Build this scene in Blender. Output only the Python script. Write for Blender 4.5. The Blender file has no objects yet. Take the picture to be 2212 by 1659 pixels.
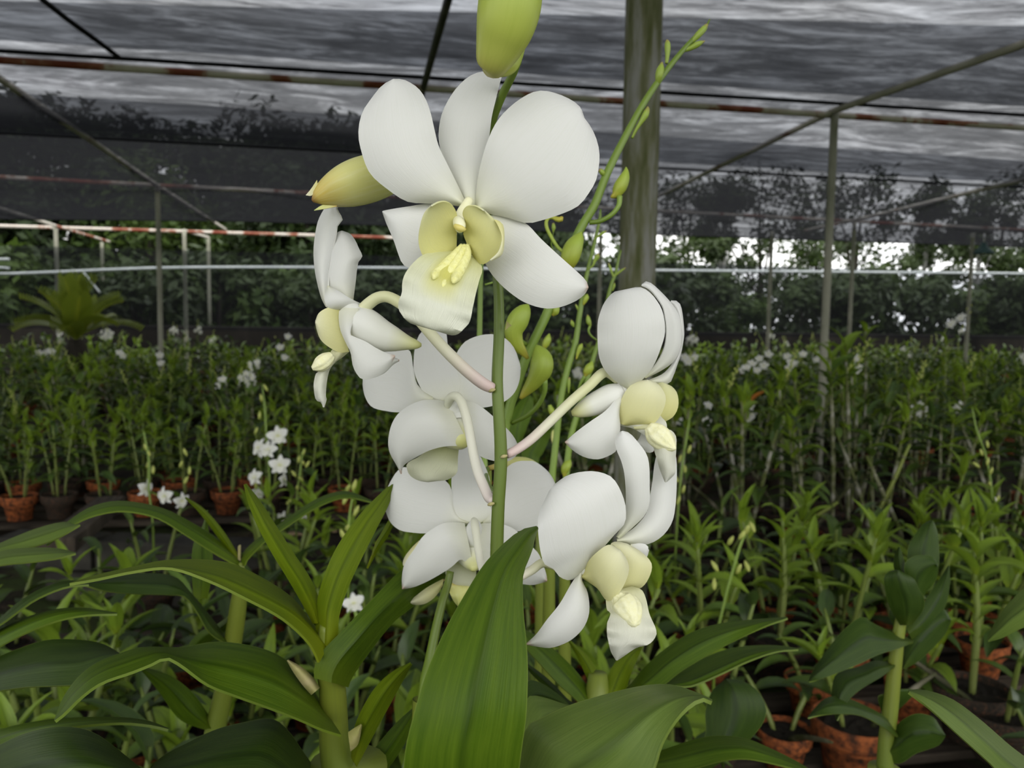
import bpy, math, random
from mathutils import Vector, Matrix, noise
import numpy as np

# ------------------------------------------------------------------ camera
W, H, F = 2212, 1659, 1720.0
CAM = Vector((0.0, 0.0, 1.05))
YAW, PITCH, ROLL = math.radians(10.0), math.radians(4.65), 0.014
_f = Vector((math.sin(YAW)*math.cos(PITCH), math.cos(YAW)*math.cos(PITCH), -math.sin(PITCH)))
_r0 = Vector((math.cos(YAW), -math.sin(YAW), 0.0))
_u0 = _r0.cross(_f)
_r = math.cos(ROLL)*_r0 + math.sin(ROLL)*_u0
_u = math.cos(ROLL)*_u0 - math.sin(ROLL)*_r0

scene = bpy.context.scene
col = scene.collection
cd = bpy.data.cameras.new('camera')
cam = bpy.data.objects.new('camera', cd)
col.objects.link(cam)
cam.matrix_world = Matrix(((_r.x, _u.x, -_f.x, CAM.x), (_r.y, _u.y, -_f.y, CAM.y), (_r.z, _u.z, -_f.z, CAM.z), (0, 0, 0, 1)))
cd.sensor_fit = 'HORIZONTAL'
cd.sensor_width = 36.0
cd.lens = F/W*36.0
cd.clip_start, cd.clip_end = 0.01, 300
cd.dof.use_dof = True
cd.dof.focus_distance = 0.285
cd.dof.aperture_fstop = 22.0
scene.camera = cam

# ------------------------------------------------------------------ sky (bright overcast) and exposure
world = bpy.data.worlds.new('overcast_sky')
scene.world = world
world.use_nodes = True
wn, wl = world.node_tree.nodes, world.node_tree.links
wn.clear()
wo = wn.new('ShaderNodeOutputWorld')
bg = wn.new('ShaderNodeBackground')
tc = wn.new('ShaderNodeTexCoord')
mp = wn.new('ShaderNodeMapping')
mp.inputs['Scale'].default_value = (1, 1, 2.5)
nz = wn.new('ShaderNodeTexNoise')
nz.inputs['Scale'].default_value = 3.0
nz.inputs['Detail'].default_value = 4.0
rp = wn.new('ShaderNodeValToRGB')
rp.color_ramp.elements[0].position, rp.color_ramp.elements[1].position = 0.35, 0.65
rp.color_ramp.elements[0].color = (0.93, 0.94, 0.955, 1)
rp.color_ramp.elements[1].color = (1.0, 0.99, 0.96, 1)
wl.new(tc.outputs['Generated'], mp.inputs['Vector'])
wl.new(mp.outputs['Vector'], nz.inputs['Vector'])
wl.new(nz.outputs['Fac'], rp.inputs['Fac'])
wl.new(rp.outputs['Color'], bg.inputs['Color'])
wl.new(bg.outputs[0], wo.inputs[0])
bg.inputs['Strength'].default_value = 1.0
scene.view_settings.view_transform = 'Standard'
scene.view_settings.look = 'None'
scene.view_settings.gamma = 1.0
scene.view_settings.use_curve_mapping = False
scene.view_settings.exposure = 1.5

# ------------------------------------------------------------------ pixel helpers
def P(px, py, z):
    """point on the ray of a photo pixel at camera depth z (metres)"""
    px, py, z = float(px), float(py), float(z)
    return CAM + z*(_f + (px-W/2)/F*_r - (py-H/2)/F*_u)

def on_height(px, py, h):
    d = P(px, py, 1.0)-CAM
    return CAM + d*((h-CAM.z)/d.z)

def on_y(px, py, y):
    d = P(px, py, 1.0)-CAM
    return CAM + d*(y/d.y)

def pix(p):
    d = Vector(p)-CAM
    z = d.dot(_f)
    return (W/2 + F*d.dot(_r)/z, H/2 - F*d.dot(_u)/z, z)

# ------------------------------------------------------------------ materials
MATS = {}
def nodes_of(name):
    m = bpy.data.materials.new(name)
    m.use_nodes = True
    n, l = m.node_tree.nodes, m.node_tree.links
    n.clear()
    out = n.new('ShaderNodeOutputMaterial')
    MATS[name] = m
    return m, n, l, out

def princ(n, rough=0.5, spec=0.4):
    b = n.new('ShaderNodeBsdfPrincipled')
    b.inputs['Roughness'].default_value = rough
    b.inputs['Specular IOR Level'].default_value = spec
    return b

def ramp(n, l, fac, stops):
    r = n.new('ShaderNodeValToRGB')
    e = r.color_ramp.elements
    while len(e) < len(stops):
        e.new(0.5)
    for k, (p, c) in enumerate(stops):
        e[k].position = p
        e[k].color = (c[0], c[1], c[2], 1) if not isinstance(c, (int, float)) else (c, c, c, 1)
    l.new(fac, r.inputs['Fac'])
    return r.outputs['Color']

def tnoise(n, l, vec, scale, detail=3, rough=0.55, dist=0.0):
    t = n.new('ShaderNodeTexNoise')
    t.inputs['Scale'].default_value = scale
    t.inputs['Detail'].default_value = detail
    t.inputs['Roughness'].default_value = rough
    t.inputs['Distortion'].default_value = dist
    if vec is not None:
        l.new(vec, t.inputs['Vector'])
    return t.outputs['Fac']

def mapping(n, l, vec, scale=(1, 1, 1), rot=(0, 0, 0)):
    m = n.new('ShaderNodeMapping')
    m.inputs['Scale'].default_value = scale
    m.inputs['Rotation'].default_value = rot
    l.new(vec, m.inputs['Vector'])
    return m.outputs['Vector']

def mixc(n, l, fac, a, b, mode='MIX'):
    m = n.new('ShaderNodeMix')
    m.data_type = 'RGBA'
    m.blend_type = mode
    for sock, v in ((m.inputs[0], fac), (m.inputs[6], a), (m.inputs[7], b)):
        if isinstance(v, (int, float)):
            sock.default_value = v
        elif isinstance(v, tuple):
            sock.default_value = (v[0], v[1], v[2], 1)
        else:
            l.new(v, sock)
    return m.outputs[2]

def math_(n, l, op, a, b=0.0):
    m = n.new('ShaderNodeMath')
    m.operation = op
    for s, v in ((m.inputs[0], a), (m.inputs[1], b)):
        if isinstance(v, (int, float)):
            s.default_value = v
        else:
            l.new(v, s)
    return m.outputs[0]

def bump(n, l, h, strength, dist, target):
    b = n.new('ShaderNodeBump')
    b.inputs['Strength'].default_value = strength
    b.inputs['Distance'].default_value = dist
    l.new(h, b.inputs['Height'])
    l.new(b.outputs[0], target.inputs['Normal'])

def thin(n, l, out, b, colour, amount):
    """leaf / petal: surface shading plus light passing through"""
    t = n.new('ShaderNodeBsdfTranslucent')
    m = n.new('ShaderNodeMixShader')
    m.inputs[0].default_value = amount
    l.new(colour, b.inputs['Base Color'])
    l.new(colour, t.inputs['Color'])
    l.new(b.outputs[0], m.inputs[1])
    l.new(t.outputs[0], m.inputs[2])
    l.new(m.outputs[0], out.inputs[0])

def uv_split(n, l):
    uv = n.new('ShaderNodeUVMap')
    s = n.new('ShaderNodeSeparateXYZ')
    l.new(uv.outputs[0], s.inputs[0])
    return uv.outputs[0], s.outputs[0], s.outputs[1]

def petal_mat(name, stops, trans=0.3, veins=0.12, tint=None):
    m, n, l, out = nodes_of(name)
    uv, u, v = uv_split(n, l)
    c = ramp(n, l, u, stops)
    if tint:   # colour patch running down the middle of the lip
        a = math_(n, l, 'ABSOLUTE', math_(n, l, 'SUBTRACT', v, 0.5))
        f = ramp(n, l, a, [(0.0, 1.0), (0.14, 0.85), (0.30, 0.0)])
        c = mixc(n, l, math_(n, l, 'MULTIPLY', f, ramp(n, l, u, [(0.0, 1.0), (0.36, 1.0), (0.58, 0.0)])), c, tint)
    vn = tnoise(n, l, mapping(n, l, uv, (2.0, 34.0, 1)), 1.6, 3, 0.6)
    c = mixc(n, l, math_(n, l, 'MULTIPLY', ramp(n, l, vn, [(0.45, 0.0), (0.75, 1.0)]), 0.10), c, (0.60, 0.64, 0.46))
    b = princ(n, 0.48, 0.3)
    bump(n, l, vn, veins, 0.0012, b)
    thin(n, l, out, b, c, trans)

WHITE = (0.80, 0.80, 0.765)
petal_mat('petal_white', [(0.0, (0.80, 0.80, 0.60)), (0.10, (0.80, 0.80, 0.70)), (0.32, WHITE), (1.0, (0.82, 0.82, 0.80))])
petal_mat('petal_tip', [(0.0, (0.79, 0.79, 0.66)), (0.25, WHITE), (0.93, (0.81, 0.81, 0.78)), (1.0, (0.62, 0.45, 0.36))])
petal_mat('lip_yellow', [(0.0, (0.74, 0.71, 0.26)), (0.55, (0.79, 0.77, 0.36)), (0.92, (0.76, 0.76, 0.46)), (1.0, (0.82, 0.82, 0.62))], 0.3, 0.2)
petal_mat('lip_pale', [(0.0, (0.77, 0.74, 0.32)), (0.5, (0.81, 0.79, 0.46)), (1.0, (0.83, 0.82, 0.62))], 0.3, 0.2)
petal_mat('lip_frill', [(0.0, (0.74, 0.74, 0.30)), (0.30, (0.80, 0.81, 0.54)), (0.6, (0.83, 0.84, 0.72)), (0.9, (0.82, 0.83, 0.70)), (1.0, (0.76, 0.78, 0.48))], 0.3, 0.45, (0.74, 0.72, 0.20))
petal_mat('lip_white', [(0.0, (0.76, 0.75, 0.42)), (0.4, (0.80, 0.80, 0.66)), (1.0, (0.83, 0.83, 0.76))], 0.3, 0.4)
petal_mat('lip_back', [(0.0, (0.62, 0.64, 0.28)), (0.35, (0.80, 0.81, 0.60)), (1.0, (0.83, 0.83, 0.70))], 0.3, 0.3)

def simple_mat(name, stops, scale=20, stretch=(1, 1, 1), rough=0.5, spec=0.4, bmp=0.2, bdist=0.001, detail=3, coord='Object', rnd=0.0):
    m, n, l, out = nodes_of(name)
    t = n.new('ShaderNodeTexCoord')
    f = tnoise(n, l, mapping(n, l, t.outputs[coord], stretch), scale, detail)
    c = ramp(n, l, f, stops)
    b = princ(n, rough, spec)
    if rnd:
        oi = n.new('ShaderNodeObjectInfo')
        hsv = n.new('ShaderNodeHueSaturation')
        l.new(math_(n, l, 'ADD', 1.0-rnd/2, math_(n, l, 'MULTIPLY', oi.outputs['Random'], rnd)), hsv.inputs['Value'])
        l.new(c, hsv.inputs['Color'])
        c = hsv.outputs['Color']
    l.new(c, b.inputs['Base Color'])
    if bmp:
        bump(n, l, f, bmp, bdist, b)
    l.new(b.outputs[0], out.inputs[0])
    return m

def along_mat(name, stops, rough=0.45, trans=0.0, streak=0.25, dark=(0.2, 0.24, 0.02)):
    """colour runs along the length (UV u), faint lengthwise streaks"""
    m, n, l, out = nodes_of(name)
    uv, u, v = uv_split(n, l)
    c = ramp(n, l, u, stops)
    s = tnoise(n, l, mapping(n, l, uv, (1.0, 14.0, 1)), 2.0, 3, 0.6)
    c = mixc(n, l, math_(n, l, 'MULTIPLY', ramp(n, l, s, [(0.45, 0.0), (0.8, 1.0)]), streak), c, dark)
    b = princ(n, rough, 0.4)
    if trans:
        thin(n, l, out, b, c, trans)
    else:
        l.new(c, b.inputs['Base Color'])
        l.new(b.outputs[0], out.inputs[0])

along_mat('flower_stem_green', [(0, (0.085, 0.125, 0.012)), (1, (0.13, 0.20, 0.025))], 0.4, 0, 0.35, (0.10, 0.10, 0.02))
along_mat('stem_light', [(0, (0.10, 0.16, 0.015)), (1, (0.20, 0.30, 0.05))], 0.4, 0, 0.2)
along_mat('pedicel_cream', [(0, (0.66, 0.50, 0.47)), (0.12, (0.68, 0.56, 0.52)), (0.35, (0.72, 0.70, 0.54)), (0.7, (0.70, 0.70, 0.40)), (1, (0.74, 0.74, 0.48))], 0.45, 0.12, 0.06)
along_mat('pedicel_white', [(0, (0.72, 0.62, 0.58)), (0.3, (0.76, 0.74, 0.64)), (1, (0.76, 0.76, 0.60))], 0.45, 0.12, 0.05)
along_mat('mentum', [(0, (0.80, 0.80, 0.76)), (0.6, (0.80, 0.80, 0.72)), (0.9, (0.68, 0.68, 0.34)), (1, (0.62, 0.62, 0.24))], 0.4, 0.15, 0.04, (0.5, 0.5, 0.3))
along_mat('bud_green', [(0, (0.50, 0.42, 0.06)), (0.25, (0.36, 0.42, 0.05)), (0.7, (0.34, 0.44, 0.06)), (1, (0.30, 0.40, 0.05))], 0.42, 0.15, 0.3)
along_mat('bud_yellow', [(0, (0.30, 0.10, 0.02)), (0.05, (0.62, 0.46, 0.09)), (0.30, (0.68, 0.66, 0.24)), (0.8, (0.60, 0.63, 0.20)), (1, (0.46, 0.54, 0.14))], 0.42, 0.15, 0.55, (0.78, 0.77, 0.46))
along_mat('bud_top', [(0, (0.52, 0.46, 0.12)), (0.15, (0.46, 0.50, 0.10)), (0.6, (0.36, 0.46, 0.06)), (1, (0.42, 0.50, 0.09))], 0.42, 0.15, 0.25, (0.26, 0.34, 0.03))
along_mat('bud_small', [(0, (0.22, 0.30, 0.04)), (0.8, (0.26, 0.36, 0.05)), (1, (0.30, 0.22, 0.08))], 0.45, 0.1, 0.3)
along_mat('withered_orange', [(0, (0.55, 0.13, 0.01)), (1, (0.50, 0.20, 0.03))], 0.5, 0.3, 0.2, (0.3, 0.05, 0.01))
simple_mat('callus', [(0.3, (0.72, 0.70, 0.26)), (0.7, (0.79, 0.78, 0.38))], 700, rough=0.6, bmp=0.5, bdist=0.0012)
simple_mat('callus_cream', [(0.3, (0.76, 0.74, 0.42)), (0.7, (0.80, 0.79, 0.54))], 600, rough=0.6, bmp=0.3, bdist=0.0012)
simple_mat('column', [(0.3, (0.78, 0.76, 0.46)), (0.7, (0.80, 0.79, 0.58))], 120, rough=0.4, bmp=0.1)
simple_mat('anther', [(0.3, (0.62, 0.52, 0.12)), (0.7, (0.68, 0.60, 0.2))], 120, rough=0.4, bmp=0.1)

def leaf_mat(name, a, b_, trans=0.2, rough=0.46, spec=0.20, mid=0.55, rnd=0.25, edge=(0.20, 0.26, 0.05)):
    m, n, l, out = nodes_of(name)
    uv, u, v = uv_split(n, l)
    f = tnoise(n, l, mapping(n, l, uv, (1.4, 6.0, 1)), 2.2, 4, 0.6)
    c = ramp(n, l, f, [(0.3, a), (0.7, b_)])
    d = math_(n, l, 'ABSOLUTE', math_(n, l, 'SUBTRACT', v, 0.5))
    c = mixc(n, l, ramp(n, l, d, [(0.0, mid), (0.02, mid*0.8), (0.07, 0.0)]), c, (a[0]*0.35, a[1]*0.38, a[2]*0.4))
    c = mixc(n, l, ramp(n, l, d, [(0.488, 0.0), (0.5, 0.45)]), c, edge)
    c = mixc(n, l, ramp(n, l, u, [(0.0, 0.6), (0.22, 0.0)]), c, (b_[0]*1.5, b_[1]*1.25, b_[2]))
    oi = n.new('ShaderNodeObjectInfo')
    hsv = n.new('ShaderNodeHueSaturation')
    l.new(math_(n, l, 'ADD', 1.0-rnd/2, math_(n, l, 'MULTIPLY', oi.outputs['Random'], rnd)), hsv.inputs['Value'])
    l.new(c, hsv.inputs['Color'])
    b = princ(n, rough, spec)
    vn = tnoise(n, l, mapping(n, l, uv, (0.6, 40.0, 1)), 1.5, 2, 0.5)
    bump(n, l, vn, 0.22, 0.0012, b)
    thin(n, l, out, b, hsv.outputs['Color'], trans)

leaf_mat('leaf_near', (0.044, 0.090, 0.003), (0.084, 0.142, 0.007), 0.18)
leaf_mat('leaf_bright', (0.108, 0.168, 0.004), (0.165, 0.230, 0.008), 0.24)
leaf_mat('leaf_dark', (0.020, 0.044, 0.004), (0.038, 0.068, 0.008), 0.12)
leaf_mat('leaf_pale', (0.085, 0.135, 0.022), (0.120, 0.175, 0.034), 0.2)
leaf_mat('leaf_field', (0.056, 0.104, 0.014), (0.096, 0.156, 0.024), 0.20, 0.34, 0.4, 0.45, 0.7)
leaf_mat('leaf_field_dark', (0.030, 0.060, 0.012), (0.056, 0.096, 0.020), 0.16, 0.34, 0.4, 0.4, 0.7)
leaf_mat('leaf_young', (0.145, 0.235, 0.016), (0.215, 0.315, 0.030), 0.30, 0.36, 0.4, 0.35, 0.3)
leaf_mat('frond_green', (0.18, 0.25, 0.02), (0.30, 0.37, 0.04), 0.2, 0.4, 0.4, 0.3, 0.3)

along_mat('cane_near', [(0, (0.11, 0.15, 0.02)), (0.5, (0.16, 0.19, 0.02)), (1, (0.16, 0.20, 0.025))], 0.42, 0, 0.4, (0.09, 0.12, 0.02))
along_mat('cane_green', [(0, (0.17, 0.20, 0.05)), (1, (0.13, 0.18, 0.03))], 0.45, 0, 0.4, (0.08, 0.10, 0.02))
simple_mat('cane_papery', [(0.40, (0.08, 0.10, 0.02)), (0.54, (0.17, 0.17, 0.10)), (0.66, (0.34, 0.33, 0.28))], 14, (1, 1, 1), 0.7, 0.2, 0.4)
simple_mat('cane_old', [(0.40, (0.05, 0.055, 0.02)), (0.58, (0.12, 0.115, 0.07)), (0.70, (0.24, 0.22, 0.16))], 10, (1, 1, 1), 0.7, 0.2, 0.4)
simple_mat('sheath_dry', [(0.35, (0.28, 0.27, 0.08)), (0.65, (0.42, 0.36, 0.18))], 90, rough=0.7, bmp=0.4)
simple_mat('terracotta', [(0.34, (0.035, 0.018, 0.010)), (0.47, (0.16, 0.048, 0.016)), (0.70, (0.36, 0.105, 0.028))], 5, rough=0.8, spec=0.2, bmp=0.3, rnd=0.7, detail=5)
simple_mat('terracotta_aged_shaded', [(0.34, (0.016, 0.014, 0.011)), (0.56, (0.042, 0.030, 0.020)), (0.74, (0.16, 0.052, 0.022))], 12, rough=0.85, spec=0.2, bmp=0.3, rnd=0.6, detail=5)  # darkness is partly algae, partly shade put into the colour
simple_mat('potting_mix', [(0.35, (0.008, 0.007, 0.006)), (0.6, (0.035, 0.028, 0.02)), (0.76, (0.085, 0.085, 0.03))], 60, rough=0.9, spec=0.2, bmp=1.0, bdist=0.006)
simple_mat('galvanised_pipe', [(0.30, (0.24, 0.10, 0.05)), (0.40, (0.48, 0.44, 0.37)), (0.75, (0.62, 0.58, 0.51))], 3.2, (1, 1, 1), 0.55, 0.4, 0.2, detail=5)
simple_mat('rusty_pipe', [(0.38, (0.20, 0.042, 0.020)), (0.46, (0.30, 0.12, 0.07)), (0.51, (0.56, 0.49, 0.42)), (0.8, (0.64, 0.60, 0.54))], 3.6, (1, 1, 1), 0.6, 0.3, 0.2, detail=4)
simple_mat('post_pipe', [(0.3, (0.16, 0.165, 0.11)), (0.6, (0.27, 0.265, 0.20)), (0.8, (0.36, 0.34, 0.28))], 5, (1, 1, 0.5), 0.55, 0.4, 0.2, detail=4)
simple_mat('grey_rail', [(0.3, (0.30, 0.33, 0.34)), (0.7, (0.42, 0.45, 0.46))], 5, (1, 1, 1), 0.5, 0.4, 0.1)
simple_mat('mossy_post', [(0.32, (0.050, 0.060, 0.014)), (0.50, (0.115, 0.118, 0.066)), (0.66, (0.205, 0.205, 0.185))], 16, (2.2, 2.2, 0.35), 0.85, 0.2, 0.6, 0.004, 6)
simple_mat('dark_pipe', [(0.3, (0.06, 0.062, 0.045)), (0.7, (0.13, 0.13, 0.10))], 8, rough=0.6)
simple_mat('hem_black', [(0.3, (0.006, 0.006, 0.007)), (0.7, (0.015, 0.015, 0.016))], 30, rough=0.8, spec=0.2, bmp=0)
simple_mat('stained_shaded_concrete', [(0.30, (0.010, 0.009, 0.008)), (0.55, (0.030, 0.026, 0.022)), (0.82, (0.085, 0.072, 0.060))], 1.6, (1, 1, 0.5), 0.9, 0.2, 0.5, 0.01, 6)  # real stains, with some shade also worked into the dark base colour
simple_mat('block_grey', [(0.3, (0.014, 0.013, 0.011)), (0.6, (0.042, 0.040, 0.032)), (0.8, (0.09, 0.082, 0.065))], 9, rough=0.9, spec=0.2, bmp=0.6, bdist=0.004, detail=6, rnd=0.4)  # dark tone holds both mould and shade painted into the blocks
simple_mat('weathered_plank', [(0.3, (0.018, 0.014, 0.010)), (0.6, (0.060, 0.048, 0.034)), (0.8, (0.12, 0.10, 0.075))], 6, (1, 9, 1), 0.9, 0.2, 0.6, 0.003, 5, rnd=0.5)
simple_mat('bark', [(0.3, (0.018, 0.016, 0.012)), (0.7, (0.055, 0.048, 0.036))], 5, (1, 1, 0.25), 0.9, 0.2, 0.6, 0.02, 4)
simple_mat('tree_trunk_pale', [(0.3, (0.10, 0.10, 0.09)), (0.7, (0.30, 0.30, 0.28))], 3, (1, 1, 0.4), 0.9, 0.2, 0.5, 0.02, 4)
simple_mat('lamp_green', [(0.3, (0.012, 0.05, 0.045)), (0.7, (0.02, 0.075, 0.065))], 8, rough=0.35, spec=0.5, bmp=0)
simple_mat('lamp_white', [(0.3, (0.5, 0.5, 0.48)), (0.7, (0.62, 0.62, 0.6))], 8, rough=0.4, bmp=0)
simple_mat('wood_chip', [(0.3, (0.16, 0.11, 0.065)), (0.7, (0.34, 0.25, 0.15))], 30, rough=0.9, spec=0.2, bmp=0.5, rnd=0.5)
along_mat('tiny_petal', [(0, (0.66, 0.68, 0.24)), (0.22, (0.80, 0.80, 0.70)), (1, (0.82, 0.82, 0.80))], 0.5, 0.25, 0.03, (0.6, 0.62, 0.4))
along_mat('tiny_bud', [(0, (0.42, 0.46, 0.10)), (1, (0.52, 0.56, 0.16))], 0.45, 0.15, 0.2)

def foliage_mat(name, a, b_, trans=0.25):
    m, n, l, out = nodes_of(name)
    t = n.new('ShaderNodeTexCoord')
    f = tnoise(n, l, t.outputs['Object'], 1.1, 4, 0.65)
    c = ramp(n, l, f, [(0.36, a), (0.62, b_)])
    b = princ(n, 0.5, 0.3)
    thin(n, l, out, b, c, trans)
foliage_mat('tree_leaf', (0.020, 0.034, 0.009), (0.050, 0.080, 0.018))
foliage_mat('tree_leaf_light', (0.035, 0.065, 0.012), (0.085, 0.135, 0.022))
foliage_mat('tree_leaf_deep', (0.020, 0.036, 0.012), (0.042, 0.068, 0.020))

def ground_mat():
    m, n, l, out = nodes_of('soil_ground')
    t = n.new('ShaderNodeTexCoord')
    f = tnoise(n, l, t.outputs['Object'], 9, 7, 0.65)
    c = ramp(n, l, f, [(0.35, (0.010, 0.008, 0.006)), (0.6, (0.038, 0.028, 0.018)), (0.8, (0.10, 0.075, 0.048))])
    g = tnoise(n, l, t.outputs['Object'], 2.2, 5, 0.6)
    c = mixc(n, l, ramp(n, l, g, [(0.47, 0.0), (0.58, 0.75)]), c, (0.045, 0.072, 0.014))
    b = princ(n, 0.9, 0.2)
    l.new(c, b.inputs['Base Color'])
    bump(n, l, f, 0.9, 0.03, b)
    l.new(b.outputs[0], out.inputs[0])
ground_mat()
simple_mat('grass_outside', [(0.3, (0.045, 0.085, 0.014)), (0.7, (0.12, 0.18, 0.04))], 1.5, rough=0.9, spec=0.1, bmp=0.4, bdist=0.05, detail=6)

def net_mat(name, lo, mid, hi, stretch=(0.75, 2.6, 1.0), thread=(0.009, 0.0092, 0.0102), big=0.38):
    """woven shade cloth: black threads with open mesh; weave density varies in drawn-out ripples"""
    m, n, l, out = nodes_of(name)
    t = n.new('ShaderNodeTexCoord')
    v = mapping(n, l, t.outputs['Object'], stretch)
    a = tnoise(n, l, v, 1.9, 7, 0.66, 1.3)
    c = tnoise(n, l, mapping(n, l, t.outputs['Object'], (0.6, 1.2, 1)), big, 3, 0.5)
    fine = tnoise(n, l, mapping(n, l, t.outputs['Object'], (1.6, 9.0, 1)), 2.4, 4, 0.6, 2.2)
    s = math_(n, l, 'ADD', math_(n, l, 'ADD', math_(n, l, 'MULTIPLY', a, 0.50), math_(n, l, 'MULTIPLY', c, 0.32)), math_(n, l, 'MULTIPLY', fine, 0.18))
    fac = ramp(n, l, s, [(0.36, lo), (0.50, mid), (0.66, hi)])
    d = n.new('ShaderNodeBsdfDiffuse')
    d.inputs['Color'].default_value = (*thread, 1)
    tl = n.new('ShaderNodeBsdfTranslucent')
    tl.inputs['Color'].default_value = (*thread, 1)
    ad = n.new('ShaderNodeAddShader')
    l.new(d.outputs[0], ad.inputs[0])
    l.new(tl.outputs[0], ad.inputs[1])
    tr = n.new('ShaderNodeBsdfTransparent')
    tr.inputs['Color'].default_value = (0.92, 0.95, 1.0, 1)
    mx = n.new('ShaderNodeMixShader')
    l.new(fac, mx.inputs[0])
    l.new(ad.outputs[0], mx.inputs[1])
    l.new(tr.outputs[0], mx.inputs[2])
    l.new(mx.outputs[0], out.inputs[0])
net_mat('shade_net', 0.018, 0.064, 0.28)
net_mat('shade_net_second', 0.24, 0.34, 0.50)
net_mat('side_net', 0.40, 0.48, 0.58)

# ------------------------------------------------------------------ mesh helpers
def mesh(name, verts, faces, mat, uvs=None, smooth=True, mats=None, midx=None):
    me = bpy.data.meshes.new(name)
    me.from_pydata([tuple(v) for v in verts], [], faces)
    if smooth:
        me.polygons.foreach_set('use_smooth', [True]*len(faces))
    for m in (mats if mats else [mat]):
        me.materials.append(MATS[m])
    if midx is not None:
        me.polygons.foreach_set('material_index', midx)
    if uvs is not None:
        ul = me.uv_layers.new(name='UVMap')
        li = np.zeros(len(me.loops), dtype=np.int32)
        me.loops.foreach_get('vertex_index', li)
        ul.data.foreach_set('uv', np.asarray(uvs, dtype=np.float32)[li].ravel())
    me.update()
    return me

def link(name, me, parent=None, loc=None, mat4=None):
    o = bpy.data.objects.new(name, me)
    col.objects.link(o)
    if parent is not None:
        o.parent = parent
    if loc is not None:
        o.location = loc
    if mat4 is not None:
        o.matrix_local = mat4
    return o

def tag(o, label, cat, group=None, kind=None):
    o['label'] = label
    o['category'] = cat
    if group:
        o['group'] = group
    if kind:
        o['kind'] = kind
    return o

def structure(o, label=None):
    o['kind'] = 'structure'
    if label:
        o['label'] = label
    return o

def thing(name, label, cat, loc=(0, 0, 0), rz=0.0, group=None, scale=1.0):
    o = bpy.data.objects.new(name, None)
    o.empty_display_size = 0.05
    col.objects.link(o)
    o.location = loc
    o.rotation_euler = (0, 0, rz)
    o.scale = (scale,)*3
    return tag(o, label, cat, group)

def spline(pts, n):
    """Catmull-Rom through pts (any dimension), n+1 samples spaced evenly by length of the first two (or three) coordinates"""
    p = np.asarray(pts, dtype=float)
    if len(p) == 2:
        fine = np.array([p[0]*(1-t)+p[1]*t for t in np.linspace(0, 1, 64)])
    else:
        q = np.vstack([2*p[0]-p[1], p, 2*p[-1]-p[-2]])
        fine = []
        for i in range(1, len(q)-2):
            a, b, c, d = q[i-1], q[i], q[i+1], q[i+2]
            for t in np.linspace(0, 1, 14, endpoint=False):
                t2, t3 = t*t, t*t*t
                fine.append(0.5*((2*b)+(c-a)*t+(2*a-5*b+4*c-d)*t2+(3*b-a-3*c+d)*t3))
        fine.append(q[-2])
        fine = np.array(fine)
    k = min(3, fine.shape[1])
    s = np.concatenate([[0], np.cumsum(np.linalg.norm(np.diff(fine[:, :k], axis=0), axis=1))])
    s /= s[-1]
    t = np.linspace(0, 1, n+1)
    return np.stack([np.interp(t, s, fine[:, j]) for j in range(fine.shape[1])], axis=1)

def lin(vals, n):
    if isinstance(vals, (int, float)):
        return np.full(n+1, float(vals))
    v = np.asarray(vals, dtype=float)
    return spline(np.stack([np.arange(len(v)), v], 1), n*3)[::3, 1] if len(v) > 2 else np.interp(np.linspace(0, 1, n+1), np.linspace(0, 1, len(v)), v)

def patch(name, tf, L, R, z, parent, mat, zl=0.0, zr=0.0, nu=18, nv=10, ruf=(0.0, 0), thick=0.0005, M=None, root=None, power=2.0, label=None):
    """thin curved blade (petal, sepal, leaf): two edges traced in photo pixels, each station at its own depth, edges curled by zl / zr"""
    ox, oy, s = tf
    l_, r_ = spline(L, nu), spline(R, nu)
    m_ = spline(M, nu) if M is not None else 0.5*(l_+r_)
    zc, za, zb = lin(z, nu), lin(zl, nu), lin(zr, nu)
    if 'petal' in name or 'sepal' in name:
        za, zb = 0.55*za, 0.55*zb
    root = root if root is not None else root_of(parent)
    vs, uv = [], []
    for i in range(nu+1):
        for j in range(nv+1):
            v = -1+2*j/nv
            q = 0.5*v*(v-1)*l_[i] + (1-v*v)*m_[i] + 0.5*v*(v+1)*r_[i]
            d = zc[i] + (za[i] if v < 0 else zb[i])*abs(v)**power
            if ruf[0]:
                d += ruf[0]*abs(v)**2*math.sin(ruf[1]*i/nu*6.283 + 2.1*(v > 0)) * min(1.0, 2.0*i/nu)
            vs.append(P(ox+s*q[0], oy+s*q[1], d) - root)
            uv.append((i/nu, j/nv))
    fs = [(i*(nv+1)+j, i*(nv+1)+j+1, (i+1)*(nv+1)+j+1, (i+1)*(nv+1)+j) for i in range(nu) for j in range(nv)]
    o = link(name, mesh(name, vs, fs, mat, uv), parent)
    if thick:
        so = o.modifiers.new('thickness', 'SOLIDIFY')
        so.thickness = thick
        so.offset = 0.0
        es = o.modifiers.new('crisp_rim', 'EDGE_SPLIT')
        es.split_angle = math.radians(50)
    if label:
        o['label'] = label
    return o

def root_of(o):
    while o.parent:
        o = o.parent
    return Vector(o.location)

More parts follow.
